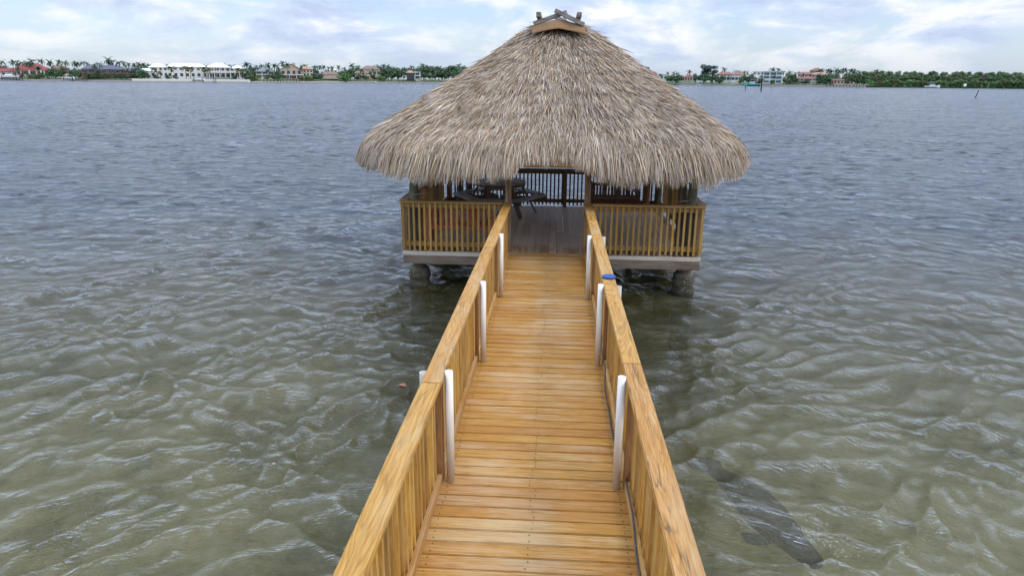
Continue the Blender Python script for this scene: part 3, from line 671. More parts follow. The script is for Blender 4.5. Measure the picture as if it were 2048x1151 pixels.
def far_mat(n, c, var=.12, r_=.8): return plain(n, c, r_, var, .3)
W_white = far_mat('white_render', (.60, .575, .52)); W_cream = far_mat('cream_render', (.46, .40, .30)); W_tan = far_mat('tan_stone', (.38, .30, .22)); W_terra = far_mat('terracotta_render', (.22, .095, .06))
W_pink = far_mat('pinkish_render', (.40, .33, .27)); W_dark = far_mat('dark_screen', (.03, .035, .04))
R_white = far_mat('white_roof', (.66, .66, .65)); R_red = far_mat('red_tile_roof', (.25, .06, .05)); R_slate = far_mat('slate_roof', (.095, .10, .125)); R_grn = far_mat('grey_green_roof', (.16, .19, .19))
R_tan = far_mat('tan_tile_roof', (.40, .22, .14)); R_brn = far_mat('brown_tile_roof', (.20, .135, .09)); R_org = far_mat('orange_tile_roof', (.24, .12, .085))
M_glass = plain('far_window_glass', (.035, .045, .055), .15, .3, 1); M_bluegl = plain('far_blue_glass', (.06, .12, .15), .15, .3, 1)
W_wall = far_mat('pale_seawall', (.42, .37, .29), .2); W_wallw = far_mat('white_seawall', (.60, .58, .53), .15); W_wallg = far_mat('grey_seawall', (.34, .30, .25), .25)
M_dwood = plain('grey_dock_wood', (.13, .11, .09), .9, .3, .5); M_dark = plain('dark_piles', (.03, .027, .025), .9, .3, 1)
M_hull = plain('white_hull', (.78, .78, .76), .3, .06, 1); M_teal = plain('teal_hull', (.10, .36, .36), .3, .1, 1); M_lift = plain('grey_lift_metal', (.35, .36, .37), .5, .1, 1)

def house(name, label, cat, pc, back, blocks, extras=()):
    """blocks: (px0, px1, y_base, y_eave, y_top, depth offset, depth, wall, roof, roof kind, window rows, window columns)"""
    base = gp(pc, back, 2.0); az = azim(pc); ca, sa = math.cos(az), math.sin(az); k = mpp(pc, back)
    h = thing(name, label, cat, base, None, az)
    def lx(px): return (px-pc)*k
    def lz(px, py): return zat(px, py, back)-2.0
    def sub_(mb, nm, mt, par=None):
        o = mb.build(nm, mt, None); o.parent = par or h; return o
    for (p0, p1, yb, ye, yt, dy, dp, wm, rm, rk, rows, nc) in blocks:
        pm = (p0+p1)/2; x0, x1 = lx(p0), lx(p1); zb, ze, zt = min(lz(pm, yb), 0)-.5, lz(pm, ye), lz(pm, yt); xm = (x0+x1)/2
        mb = MB(); mb.box((xm, dy+dp/2, (zb+ze)/2), (x1-x0, dp, ze-zb)); wl = sub_(mb, 'wall', wm)
        ov = .5; mb = MB(); a0, a1, b0_, b1 = x0-ov, x1+ov, dy-ov, dy+dp+ov
        if rk == 'hip':
            ins = min((a1-a0)*.36, (zt-ze)*1.9, (b1-b0_)*.5); ym = (b0_+b1)/2; yi = min(ins, (b1-b0_)*.48)
            mb.add([(a0, b0_, ze), (a1, b0_, ze), (a1, b1, ze), (a0, b1, ze), (a0+ins, b0_+yi, zt), (a1-ins, b0_+yi, zt), (a1-ins, b1-yi, zt), (a0+ins, b1-yi, zt),
                    (a0, b0_, ze-.25), (a1, b0_, ze-.25), (a1, b1, ze-.25), (a0, b1, ze-.25)],
                   [(0, 1, 5, 4), (1, 2, 6, 5), (2, 3, 7, 6), (3, 0, 4, 7), (4, 5, 6, 7), (8, 9, 1, 0), (9, 10, 2, 1), (10, 11, 3, 2), (11, 8, 0, 3), (11, 10, 9, 8)])
        elif rk == 'gable':          # gable end facing the water
            mb.add([(a0, b0_, ze), (xm, b0_, zt), (a1, b0_, ze), (a0, b1, ze), (xm, b1, zt), (a1, b1, ze), (a0, b0_, ze-.3), (xm, b0_, zt-.3), (a1, b0_, ze-.3), (a0, b1, ze-.3), (xm, b1, zt-.3), (a1, b1, ze-.3)],
                   [(0, 1, 4, 3), (1, 2, 5, 4), (6, 9, 10, 7), (7, 10, 11, 8), (0, 6, 7, 1), (1, 7, 8, 2), (3, 4, 10, 9), (4, 5, 11, 10), (0, 3, 9, 6), (2, 8, 11, 5)])
            g_ = MB(); g_.add([(x0, dy+.02, ze-.02), (x1, dy+.02, ze-.02), (xm, dy+.02, zt-.35), (x0, dy+dp, ze-.02), (x1, dy+dp, ze-.02), (xm, dy+dp, zt-.35)], [(0, 1, 2), (3, 5, 4), (0, 3, 4, 1), (1, 4, 5, 2), (2, 5, 3, 0)]); sub_(g_, 'gable', wm)
        elif rk == 'flat':
            mb.box((xm, dy+dp/2, (ze+zt)/2), (a1-a0, b1-b0_, zt-ze))
        if rk: sub_(mb, 'roof', rm)
        for (r0_, r1_, kind, gm) in rows:      # window rows between two image heights
            za, zc_ = lz(pm, r0_), lz(pm, r1_)
            for i in range(nc):
                cx = x0+(i+.5)*(x1-x0)/nc; ww = (x1-x0)/nc*(.82 if kind == 'wide' else .5)
                mb = MB(); mb.box((cx, dy-.02, (za+zc_)/2), (ww, .16, abs(za-zc_)-.1)); f_ = sub_(mb, 'window', gm)
    for (kind, p0, p1, ya, yb, dy, mt) in extras:
        x0, x1 = lx(p0), lx(p1); za, zb = lz((p0+p1)/2, ya), lz((p0+p1)/2, yb)
        mb = MB(); dd = {'chimney': 1.6, 'column': .5, 'balcony': 2.0, 'arch': 1.2, 'canopy': 5., 'terrace': 8., 'staircase': 6.}.get(kind, 1.)
        if kind == 'arch':
            xm = (x0+x1)/2; hw = (x1-x0)/2; zz = abs(za-zb); lo = min(za, zb)-.5; outer = [(-hw, 0), (-hw, .6), (-.7*hw, .88), (0, 1), (.7*hw, .88), (hw, .6), (hw, 0)]; inner = [(x*.62, z*.84) for x, z in [(-hw, 0), (-hw, .6), (-.7*hw, .88), (0, 1), (.7*hw, .88), (hw, .6), (hw, 0)]]
            vs = [(xm+x, dy, lo+z*(zz+.5)) for x, z in outer]+[(xm+x, dy, lo+z*(zz+.5)) for x, z in inner]; vs += [(x, y+dd, z) for x, y, z in vs]
            fs = []
            for i in range(6): fs += [(i, i+7, i+8, i+1), (i+14, i+15, i+22, i+21), (i, i+1, i+15, i+14), (i+7, i+21, i+22, i+8)]
            mb.add(vs, fs)
        elif kind == 'staircase':
            for i in range(6): mb.box(((x0+x1)/2+i*.6, dy+i*.8, min(za, zb)+abs(za-zb)*(i+.5)/6), (3., .9, abs(za-zb)/6+.3))
        else: mb.box(((x0+x1)/2, dy+dd/2, (za+zb)/2), (abs(x1-x0), dd, abs(za-zb)))
        sub_(mb, kind, mt)
    return h
g, bg = M_glass, M_bluegl
house('house', 'house with a broad red tiled roof and cream walls behind the boat on the lift', 'house', 52, 22, [
    (36, 90, 152, 139.5, 125.5, 4, 16, W_cream, R_red, 'hip', [(142, 149, 'wide', g)], 5), (12, 42, 152, 143.5, 137, 0, 12, W_cream, R_red, 'hip', [(145.5, 150, 'n', g)], 4), (92, 116, 150, 135, 129, 18, 12, W_cream, R_org, 'hip', [], 1)],
    [('chimney', 105, 109, 128, 134, 20, W_cream), ('column', 58, 59.5, 140, 151, 2.5, W_white), ('column', 74, 75.5, 140, 151, 2.5, W_white)])
house('house', 'house with a dark slate roof and terracotta walls among palms', 'house', 224, 24, [
    (180, 250, 152, 138.5, 130, 2, 16, W_terra, R_slate, 'hip', [(141, 145.5, 'wide', g), (147, 151, 'wide', g)], 7), (250, 270, 152, 142, 134, 5, 12, W_terra, R_slate, 'hip', [(144.5, 150, 'n', g)], 3)],
    [('chimney', 210.5, 215.5, 126.5, 133, 8, W_cream), ('balcony', 184, 248, 145.5, 146.6, -1.5, W_terra)])
house('mansion', 'wide white two storey mansion with white hip roofs and columns', 'mansion', 390, 20, [
    (299, 328, 154, 142.6, 137, 0, 12, W_white, R_white, 'hip', [(146, 151.5, 'n', g)], 3), (316, 347, 154, 134.6, 127.3, 5, 14, W_white, R_white, 'hip', [(136, 140.5, 'n', g), (146, 151.5, 'n', g)], 4),
    (345, 412, 154, 133.8, 126.3, 6, 16, W_white, R_white, 'hip', [(136, 140, 'n', g), (146.5, 153, 'n', g)], 7),
    (412, 452, 154, 134.3, 125.3, 2, 18, W_white, R_white, 'hip', [(136.2, 141, 'wide', g), (146.5, 154, 'wide', g)], 5),
    (452, 475, 154, 136.8, 131, -1, 14, W_white, R_white, 'hip', [(137.8, 141.5, 'wide', g), (146.5, 154.5, 'wide', g)], 4)],
    [('column', x, x+1.4, 136, 155, -2.6, W_white) for x in (405, 414, 423, 432, 441, 450, 458, 466, 473)]+[('balcony', 403, 477, 143, 145.4, -3, W_white), ('balcony', 404, 455, 134.4, 135.6, -3, W_white)])
house('house', 'small house with a grey green roof half hidden by palms beside the white mansion', 'house', 522, 40, [
    (480, 512, 153, 146.5, 141.5, 6, 10, W_cream, R_grn, 'hip', [(147.5, 150.5, 'n', g)], 5), (514, 546, 156, 143, 135.5, 0, 12, W_cream, R_grn, 'hip', [(144.5, 148, 'wide', g), (150, 154, 'wide', g)], 3)], [])
house('house', 'tan stone house with a steep gable and a tall chimney', 'house', 592, 20, [
    (565, 604, 156, 139, 127.5, 0, 14, W_tan, R_brn, 'gable', [(141.5, 149, 'n', g), (151.5, 156, 'wide', g)], 4), (600, 624, 156, 138, 132, 3, 12, W_cream, R_tan, 'hip', [(140.5, 144.5, 'n', g), (147, 151.5, 'n', g)], 4)],
    [('chimney', 586.5, 593, 125.8, 134, 6, W_tan), ('column', 567, 568, 148, 157, -2.5, W_white), ('column', 580, 581, 148, 157, -2.5, W_white), ('column', 593, 594, 148, 157, -2.5, W_white), ('balcony', 564, 606, 148.6, 150, -3, W_white)])
house('pavilion', 'low terracotta pavilion on posts between the stone house and the mangroves', 'pavilion', 664, 20, [
    (644, 678, 150, 148.5, 143.5, 0, 9, W_tan, R_brn, 'hip', [], 1)], [('terrace', 638, 676, 154, 158, -3, W_tan), ('column', 652, 653.4, 148, 155, -.6, W_tan), ('column', 668, 669.4, 148, 155, -.6, W_tan)])
house('house', 'pale house with a white roof far behind the palms', 'house', 662, 120, [(650, 674, 152, 140, 136, 0, 12, W_white, R_white, 'hip', [(142, 146, 'n', g)], 4)], [])
house('house', 'house with a brown tiled roof and cream columns behind trees', 'house', 736, 26, [
    (722, 760, 156, 138.5, 131.5, 5, 14, W_tan, R_brn, 'hip', [(143, 149, 'wide', g)], 5), (710, 738, 157, 146, 141.5, 0, 10, W_cream, R_brn, 'hip', [(147, 150, 'n', g), (152, 156, 'wide', g)], 4)],
    [('balcony', 709, 758, 150.8, 152, -2.5, W_cream)]+[('column', x, x+1.2, 144, 157, -2, W_cream) for x in (712, 720, 734, 745, 753)])
house('house', 'house with a dark screened porch under a small brown hip roof', 'house', 826, 14, [
    (813, 829, 158, 145.5, 141, 0, 10, W_dark, R_tan, 'hip', [(147, 157, 'wide', g)], 4), (830, 842, 158, 144, 143, 1, 8, W_white, W_white, 'flat', [(146, 150.5, 'wide', g), (152.5, 157, 'wide', g)], 1)],
    [('arch', 805, 814, 150.5, 158, -1, W_white), ('column', 838.5, 840.5, 140.5, 157, -1, W_white), ('balcony', 829, 843, 151, 152.2, -2, W_white)])
house('house', 'white house with a red roof just right of the thatch', 'house', 1316, 20, [
    (1296, 1316, 162, 149, 143.8, 2, 12, W_white, R_red, 'hip', [(150.5, 154, 'n', g), (156, 160, 'n', g)], 3), (1313, 1333, 163, 149.5, 148.5, -1, 10, W_white, W_white, 'flat', [(152.5, 157.5, 'n', g)], 3)], [])
house('house', 'long low house with a bright red roof and white columns on the lawn', 'house', 1377, 36, [
    (1367, 1388, 161, 154.5, 149.2, 0, 12, W_cream, R_red, 'hip', [(156, 160, 'wide', g)], 5)], [('column', x, x+.8, 155, 161, -1.2, W_white) for x in (1369, 1374, 1379, 1384)])
house('house', 'cream house with orange red roofs and two chimneys above the lawn', 'house', 1458, 36, [
    (1434, 1466, 161, 149, 143.4, 3, 14, W_white, R_org, 'hip', [(150.2, 152.2, 'n', g), (154, 160, 'wide', g)], 5), (1462, 1487, 161, 149.5, 143.8, 0, 12, W_white, R_org, 'hip', [(154.5, 160, 'wide', g)], 4)],
    [('chimney', 1445.5, 1447.5, 141, 146, 5, W_white), ('chimney', 1464, 1467, 141.5, 147, 5, W_white), ('staircase', 1466, 1478, 159.5, 165, -9, W_pink)])
house('house', 'modern white flat roofed house of boxes with large dark glazing', 'house', 1535, 20, [
    (1508, 1528, 167, 143.6, 142.6, 4, 12, W_white, W_white, 'flat', [(145, 149, 'n', bg)], 3), (1527, 1550, 167, 143.6, 142.3, 1, 14, W_white, W_white, 'flat', [(145, 150.5, 'wide', bg), (152, 157, 'wide', bg), (161, 165, 'wide', bg)], 2),
    (1549, 1560, 168, 143.2, 142, -1, 12, W_white, W_white, 'flat', [(145, 149.5, 'wide', bg), (152.5, 158, 'wide', bg), (160.5, 165.5, 'wide', bg)], 1), (1512, 1528, 168, 156.5, 156, -2, 8, W_white, W_white, 'flat', [(158, 166, 'n', g)], 3)], [])
house('villa', 'large pinkish villa with stepped tan tile roofs and an arched terrace', 'villa', 1620, 24, [
    (1618, 1640, 160, 141, 135.5, 10, 12, W_pink, R_org, 'hip', [(142.5, 145, 'n', g)], 5), (1598, 1622, 163, 148, 143.8, 5, 12, W_pink, R_org, 'hip', [(149.5, 152.5, 'n', g)], 4), (1622, 1650, 163, 149, 144.5, 4, 12, W_pink, R_tan, 'hip', [(150.5, 154, 'n', g)], 5),
    (1596, 1630, 168, 157.5, 154, 1, 8, W_pink, R_org, 'hip', [(159, 162, 'n', g)], 5), (1603, 1622, 169, 163, 162.2, -3, 6, W_cream, W_cream, 'flat', [(163.7, 166.5, 'wide', g)], 2), (1581, 1597, 168, 158, 157, 0, 8, W_cream, W_cream, 'flat', [(160, 165, 'n', g)], 3)],
    [('arch', 1621, 1637, 159.5, 168.5, -4, W_cream)])
house('pavilion', 'low cream pavilion with an arcade under an orange roof beside the long pier', 'pavilion', 1684, 14, [
    (1666, 1703, 168, 161, 158, 0, 10, W_cream, R_org, 'hip', [(162.5, 167, 'n', g)], 7)], [('terrace', 1660, 1730, 168.5, 171.5, -5, W_tan)])
house('house', 'small pinkish house half buried in the woods', 'house', 2036, 30, [(2022, 2046, 164, 156, 152, 0, 10, W_pink, R_tan, 'hip', [(157.5, 161, 'n', g)], 4)], [])

# seawalls
def seawall(label, p0, p1, ztop, mt, off=-1.2, nz=-1.5):
    v = []; ps = np.linspace(p0, p1, max(3, int((p1-p0)/30)))
    mb = MB()
    for a, b2 in zip(ps[:-1], ps[1:]):
        q0, q1 = gp(a, off), gp(b2, off); mb.bar((q0.x, q0.y, (ztop+nz)/2), (q1.x, q1.y, (ztop+nz)/2), ztop-nz, .6, (0, 0, 1)) if False else mb.bar((q0.x, q0.y, (ztop+nz)/2), (q1.x, q1.y, (ztop+nz)/2), .6, ztop-nz)
    tag(mb.build('seawall', mt), label, 'seawall')
seawall('low tan seawall in front of the red and slate roofed houses', -500, 262, .95, W_wall)
seawall('tall white seawall in front of the white mansion', 264, 500, 2.0, W_wallw)
seawall('lower beige ledge at the foot of the white seawall', 264, 506, .7, W_wall, -2.6)
seawall('pale seawall behind the wooden pier and the stone house', 506, 690, .9, W_wall)
seawall('grey seawall in front of the screened porch house', 692, 1000, .9, W_wallg)
seawall('grey seawall below the green lawns', 1200, 1496, .9, W_wallg)
seawall('dark seawall in front of the modern white house', 1496, 1735, 1.1, W_wallg)

# piers
def pier(label, p0, p1, off, n, h_=1.2):
    q0, q1 = gp(p0, off), gp(p1, off); t_ = thing('pier', label, 'pier', ((q0.x+q1.x)/2, (q0.y+q1.y)/2, 0)); mb = MB()
    mb.bar((q0.x, q0.y, h_), (q1.x, q1.y, h_), 1.8, .18); mb.build('deck', M_dwood, t_)
    for i in range(n):
        q = q0.lerp(q1, (i+.5)/n); mb = MB(); mb.tube([(q.x, q.y, -1), (q.x, q.y, h_+1.0)], .22, 8); mb.build('pile', M_dark, t_)
pier('low dark dock below the red roofed house', -5, 48, -6, 9, 1.0)
pier('small dock with a boat lift by the slate roofed house', 133, 178, -6, 8, 1.0)
pier('grey wooden pier on piles in front of the stone house', 524, 602, -9, 12, 1.6)
pier('short pier with piles in front of the screened porch house', 796, 834, -6, 6, .9)
pier('long low pier beside the cream arcade pavilion', 1652, 1738, -7, 13, 1.0)
# boats
def boat(label, p0, p1, off, z, hull, cabin=True, ttop=False, lift=False, flip=1):
    pc = (p0+p1)/2; q = gp(pc, off, z); ln = (p1-p0)*mpp(pc, off); t_ = thing('boat', label, 'boat', q, None, azim(pc))
    st = np.linspace(-.5, .5, 9); vs = []; h_ = ln*.16
    for s_ in st:
        wd = ln*.14*min(1, (.5-s_)*3.2+.02)**.6; sh = h_*(1+.5*max(0, s_)**1.5*2); x = s_*ln*flip
        vs += [(x, -wd, sh), (x, -wd*.75, sh*.35), (x, 0, -.1*h_), (x, wd*.75, sh*.35), (x, wd, sh), (x, 0, sh*.96)]
    fs = [(i*6+j, (i+1)*6+j, (i+1)*6+(j+1) % 6, i*6+(j+1) % 6) for i in range(8) for j in range(6)]+[(0, 1, 2, 3, 4, 5)]
    def sub_(mb, nm, mt):
        o = mb.build(nm, mt, None); o.parent = t_; return o
    mb = MB(); mb.add(vs, fs); sub_(mb, 'hull', hull)
    if cabin:
        mb = MB(); mb.box((ln*.02*flip, 0, h_*1.35), (ln*.36, ln*.17, h_*.8), None, .8); sub_(mb, 'cabin', M_hull)
        mb = MB(); mb.box((ln*.03*flip, 0, h_*1.5), (ln*.33, ln*.176, h_*.28), None, .9); sub_(mb, 'windscreen', M_glass)
    if ttop:
        mb = MB(); mb.box((-ln*.05*flip, 0, h_*2.6), (ln*.34, ln*.2, .12)); sub_(mb, 'canopy', M_hull)
        for a in (-1, 1):
            for b2 in (-1, 1):
                mb = MB(); mb.tube([(-ln*.05*flip+a*ln*.13, b2*ln*.08, h_*.9), (-ln*.05*flip+a*ln*.14, b2*ln*.09, h_*2.6)], .07, 6); sub_(mb, 'canopy_post', M_lift)
    if lift:
        for a in (-.34, .34):
            for b2 in (-.26, .26):
                mb = MB(); mb.tube([(a*ln, b2*ln, -z-1), (a*ln, b2*ln, 2.2)], .2, 8); sub_(mb, 'lift_post', M_dark)
boat('white boat raised on a lift below the red roofed house', 5, 33, -8, 1.6, M_hull, True, False, True, -1)
boat('white boat on a lift at the small dock by dark bushes', 127, 146, -8, 1.3, M_hull, False, True, True, 1)
boat('white and black boat hoisted before the white seawall', 386, 408, -9, 1.0, M_hull, True, False, True, 1)
boat('teal and white boat moored at the end of the lawn', 1491, 1520, -10, .1, M_teal, True, True, False, -1)
boat('white motor yacht moored along the woods', 1855, 1878, -12, .1, M_hull, True, True, False, 1)
boat('small white boat at the grey seawall beside the thatch', 740, 752, -16, .1, M_hull, False, False, False, 1)
boat('small skiff at the seawall below the green lawn', 1391, 1401, -8, .1, M_hull, False, True, False, 1)
# markers
def post_(name, label, px, ytop, ybase, mt, dist=None, lean=0., sign=None, rad=.28, grp=None):
    b0 = pt(px, ybase, 10); v = ray(px, ybase); k = -CH/v.z; q = Vector((0, 0, CH))+v*k
    if dist: q = gp(px, 0)*(dist/DS(px)); q.z = 0
    d_ = math.hypot(q.x, q.y); zt = pt(px, ytop, d_).z; t_ = thing(name, label, 'channel marker' if sign else 'post', q)
    rr_ = rad*d_/300
    mb = MB(); rx = math.cos(YAW)*lean; mb.tube([(q.x-rx*.2, q.y, -1.3), (q.x+rx, q.y, zt)], [rr_, rr_*.85], 10); mb.build('pole', mt, t_)
    if sign:
        mb = MB(); mb.box((q.x+rx, q.y-rr_-.06, zt-.2), (sign[1], .08, sign[1])); mb.build('sign', sign[0], t_)
M_sgn = plain('green_day_mark', (.05, .35, .18), .6, .1, 2); M_sgnw = plain('white_day_mark', (.8, .8, .78), .6, .1, 2); M_sgnr = plain('red_day_mark', (.45, .08, .05), .6, .1, 2)
post_('marker_post', 'thin green topped channel marker beside the teal boat', 1490.5, 168.5, 180, M_dark, sign=(M_sgn, .8), rad=.15)
post_('marker_post', 'dark wooden post standing in the water before the modern white house', 1522, 165.5, 182.5, M_dark, rad=.28)
post_('marker_post', 'channel marker with a white board before the woods', 1928, 169.5, 178, M_dark, sign=(M_sgnw, 1.6), rad=.22)
post_('marker_post', 'dark pole leaning to the right out of the open water', 1949, 180.5, 195.5, M_dark, lean=.75, rad=.17)
post_('marker_post', 'left one of two mooring posts before the white mansion', 427.5, 153, 165, M_dark, dist=470, rad=.13)
post_('marker_post', 'right one of two mooring posts before the white mansion', 431.5, 155, 166, M_dark, dist=460, rad=.13)

# ------------------------------------------------------------------ far trees
M_bark = plain('palm_bark', (.16, .13, .10), .9, .3, .8)
def leafmat(name, c):
    mm, t, b = mat(name); geo = N(t, 'ShaderNodeNewGeometry'); oi = N(t, 'ShaderNodeObjectInfo')
    cc = ramp(t, geo.outputs['Random Per Island'], [(0, tuple(x*.5 for x in c)), (.6, c), (1, tuple(x*1.6 for x in c))])
    hv = N(t, 'ShaderNodeHueSaturation'); L(t, cc, hv.inputs['Color']); L(t, math_(t, 'MULTIPLY_ADD', oi.outputs['Random'], .07, .47), hv.inputs['Hue']); L(t, math_(t, 'MULTIPLY_ADD', oi.outputs['Random'], .6, .7), hv.inputs['Value'])
    L(t, hv.outputs[0], b.inputs['Base Color']); b.inputs['Roughness'].default_value = .6; b.inputs['Specular IOR Level'].default_value = .3
    return mm
M_palm = leafmat('palm_frond_green', (.062, .098, .050)); M_palmo = leafmat('olive_frond_green', (.15, .15, .05)); M_crown = leafmat('tree_crown_green', (.060, .100, .040)); M_pine = leafmat('casuarina_green', (.042, .078, .060)); M_mang = leafmat('mangrove_green', (.08, .125, .03)); M_wood_ = leafmat('woodland_green', (.070, .108, .032))
HIDE = (0, -400, -60)
def frond(mb, o, az, el, ln, wd, droop):
    pts = []; p = Vector(o); e = el
    for i in range(7):
        pts.append(p.copy()); p = p+Vector((math.cos(az)*math.cos(e), math.sin(az)*math.cos(e), math.sin(e)))*(ln/6); e -= droop
    sd = Vector((-math.sin(az), math.cos(az), 0)); vs = []; prof = [.25, .8, 1, 1, .85, .55, .1]
    for q, k in zip(pts, prof):
        dr = Vector((0, 0, -.55*wd*k)); vs += [q+sd*wd*k+dr, q, q-sd*wd*k+dr]
    fs = []
    for i in range(6): fs += [(i*3, i*3+1, i*3+4, i*3+3), (i*3+1, i*3+2, i*3+5, i*3+4)]
    mb.add(vs, fs)
def make_palm(h_, lean, n, ln, fm, seed, label, group):
    random.seed(seed); t_ = thing('palm_tree', label, 'palm tree', HIDE, group); mb = MB()
    top = Vector((lean, lean*.3, h_)); mb.tube([(0, 0, -1), (lean*.15, 0, h_*.4), (lean*.5, lean*.1, h_*.75), top], [.30, .22, .19, .16], 7)
    o = mb.build('trunk', M_bark, None); o.parent = t_
    mb = MB()
    for k in range(n):
        az = 2*math.pi*k/n*2.4+random.uniform(-.2, .2); el = random.choice([1.15, .8, .45, .1, -.3])+random.uniform(-.15, .15)
        frond(mb, top, az, el, ln*random.uniform(.9, 1.2), .72, random.uniform(.2, .34))
    o = mb.build('crown', fm, None); o.parent = t_
    return t_
def leaf_cloud(mb, blobs, n, sz):
    for k in range(n):
        c, r_ = random.choices(blobs, [q[1][0]*q[1][1]*q[1][2] for q in blobs])[0]
        d_ = Vector((random.gauss(0, 1), random.gauss(0, 1), random.gauss(0, 1))).normalized(); rad = random.uniform(.55, 1.02)
        p = Vector(c)+Vector((d_.x*r_[0], d_.y*r_[1], d_.z*r_[2]))*rad; s_ = sz*random.uniform(.6, 1.4)
        nn = (d_+Vector((random.uniform(-.6, .6), random.uniform(-.6, .6), random.uniform(-.2, .8)))).normalized(); a = nn.orthogonal().normalized()*s_; b2 = nn.cross(a)
        mb.add([p-a*.9, p+b2*.6, p+a, p-b2*.6], [(0, 1, 2, 3)])
def make_tree(name, h_, wd, cb, n, sz, fm, seed, label, cat, group, shape='round'):
    random.seed(seed); t_ = thing(name, label, cat, HIDE, group)
    mb = MB(); mb.tube([(0, 0, -1), (.1, .05, h_*.35), (.25, .1, h_*.7)], [h_*.03, h_*.022, h_*.008], 7)
    for k in range(4):
        a = 2*math.pi*k/4+.4; mb.tube([(.1, .05, h_*.3), (math.cos(a)*wd*.28, math.sin(a)*wd*.28, h_*.62)], [h_*.014, h_*.005], 5)
    o = mb.build('trunk', M_bark, None); o.parent = t_
    blobs = []
    for k in range(11):
        if shape == 'round':
            a = random.uniform(0, 6.28); rr_ = wd*.5*random.uniform(.1, .72); z = random.uniform(cb+.12, .86)*h_; q = wd*random.uniform(.17, .27)
            blobs.append(((math.cos(a)*rr_, math.sin(a)*rr_, z), (q, q, q*.8)))
        else:
            z = (cb+(1-cb)*(k+.5)/11)*h_; a = random.uniform(0, 6.28); rr_ = wd*.30*(1.1-k/11)*random.uniform(.3, 1.2); q = wd*.24*(1.2-.8*k/11)
            blobs.append(((math.cos(a)*rr_, math.sin(a)*rr_, z), (q, q, q*1.1)))
    mb = MB(); leaf_cloud(mb, blobs, n, sz); o = mb.build('crown', fm, None); o.parent = t_
    return t_
PALMS = [make_palm(14, 1.2, 16, 5.0, M_palm, 21, 'x', 'x'), make_palm(14, -1.5, 18, 4.7, M_palm, 22, 'x', 'x'), make_palm(14, .3, 15, 5.2, M_palm, 23, 'x', 'x')]
OLIVE = [make_palm(9, .3, 20, 3.3, M_palmo, 24, 'x', 'x'), make_palm(9, -.2, 22, 3.2, M_palmo, 25, 'x', 'x')]
TREES = [make_tree('broadleaf_tree', 10, 10, .2, 620, .62, M_crown, 31+i, 'x', 'tree', 'x') for i in range(3)]
WOODS = [make_tree('woodland_tree', 13, 11, .1, 700, .62, M_wood_, 41+i, 'x', 'tree', 'x') for i in range(3)]
BUSH = [make_tree('mangrove_bush', 5.5, 9, .0, 460, .5, M_mang, 51+i, 'x', 'mangrove', 'x') for i in range(2)]
PINE = [make_tree('casuarina_tree', 20, 13, .12, 1900, .55, M_pine, 64, 'x', 'tree', None), make_tree('casuarina_tree', 16, 9, .12, 1200, .5, M_pine, 67, 'x', 'tree', None)]
ALLSRC = PALMS+OLIVE+TREES+WOODS+BUSH+PINE
def plant(src, h0, px, ytop, back, label, group, wide=1.):
    q = gp(px, back, 0); z0 = float(np.interp(back, [b_ for b_, _ in back_], [z_ for _, z_ in back_])) if back > 0 else .2
    q.z = z0; hh = zat(px, ytop, back)-z0; k = hh/h0
    return copy_thing(src, q, random.uniform(0, 6.28), (k*wide, k*wide, k), label, group)
random.seed(5)
def seg_of(px):
    for lim, nm in ((125, 'by the red roofed house'), (290, 'by the slate roofed house'), (482, 'by the white mansion'), (556, 'left of the stone house'), (700, 'by the stone house'), (800, 'by the brown roofed house'), (1000, 'by the screened porch'), (1292, 'behind the thatched hut'),
                    (1400, 'right of the thatch roof'), (1500, 'by the cream house'), (1590, 'by the modern white house'), (1662, 'by the pinkish villa'), (1760, 'behind the arcade pavilion')):
        if px < lim: return nm
    return 'above the dark woods'
tall = [(-30, 118), (2, 124), (10, 119), (31, 120), (37, 121), (50, 121), (62, 122), (73.5, 117), (87, 116.5), (103.5, 119), (124, 120), (137, 121), (152, 122.5), (161, 123), (171, 121), (180, 125), (191.5, 127), (203, 123.5), (219.5, 114), (232, 118.5), (243, 120), (253, 123.5), (262, 125),
        (272, 125), (281, 124), (290, 125.5), (300, 127), (435, 125.5), (447, 127), (458, 128), (472, 129.5), (484, 132), (495.5, 123), (505, 129), (514.5, 130), (527, 127.5), (536, 125.5), (550, 127.5), (557, 128), (567.5, 122.5), (575, 126), (606.5, 127.5), (615, 128.5), (628, 131), (636.5, 130), (643.5, 131), (650, 130), (659, 133), (668, 132), (679, 130.5), (690, 134),
        (706, 126.5), (718, 131), (742, 131), (758, 130.5), (768, 128.5), (777, 129), (790, 135), (847, 126.5), (838, 134.5), (864, 132), (877, 132), (886, 135), (900, 134), (916, 127), (909, 131), (927, 131),
        (1295, 141.5), (1320, 147), (1334, 143.5), (1345, 143), (1354, 144), (1378, 140), (1449, 135), (1468, 139.5), (1477, 141), (1484.5, 142), (1493, 142), (1505, 146), (1515, 147), (1543.5, 134.5), (1554.5, 136), (1567, 141), (1578.5, 141), (1574, 146), (1591, 144), (1596, 142.5), (1610, 144), (1624, 143.5), (1638, 135.5), (1645, 141), (1651.5, 137.5), (1659.5, 137.5), (1669, 135.5), (1678, 139.5), (1684, 136), (1689.5, 136), (1698, 137), (1707, 138), (1716, 141), (1748, 138.5), (1761, 140), (1780, 143), (1934, 143), (1997, 143), (2070, 140), (2110, 141)]
for i, (px, yt) in enumerate(tall):
    bk = random.choice([14, 34, 52, 60]) if not 1440 < px < 1500 else 58
    if 296 < px < 480: bk = 62
    s_ = PALMS[i % 3]; plant(s_, 16.2, px, yt, bk, 'dark green coconut palm with a feathery crown '+seg_of(px), 'coconut palms of the far shore', random.uniform(.85, 1.05))
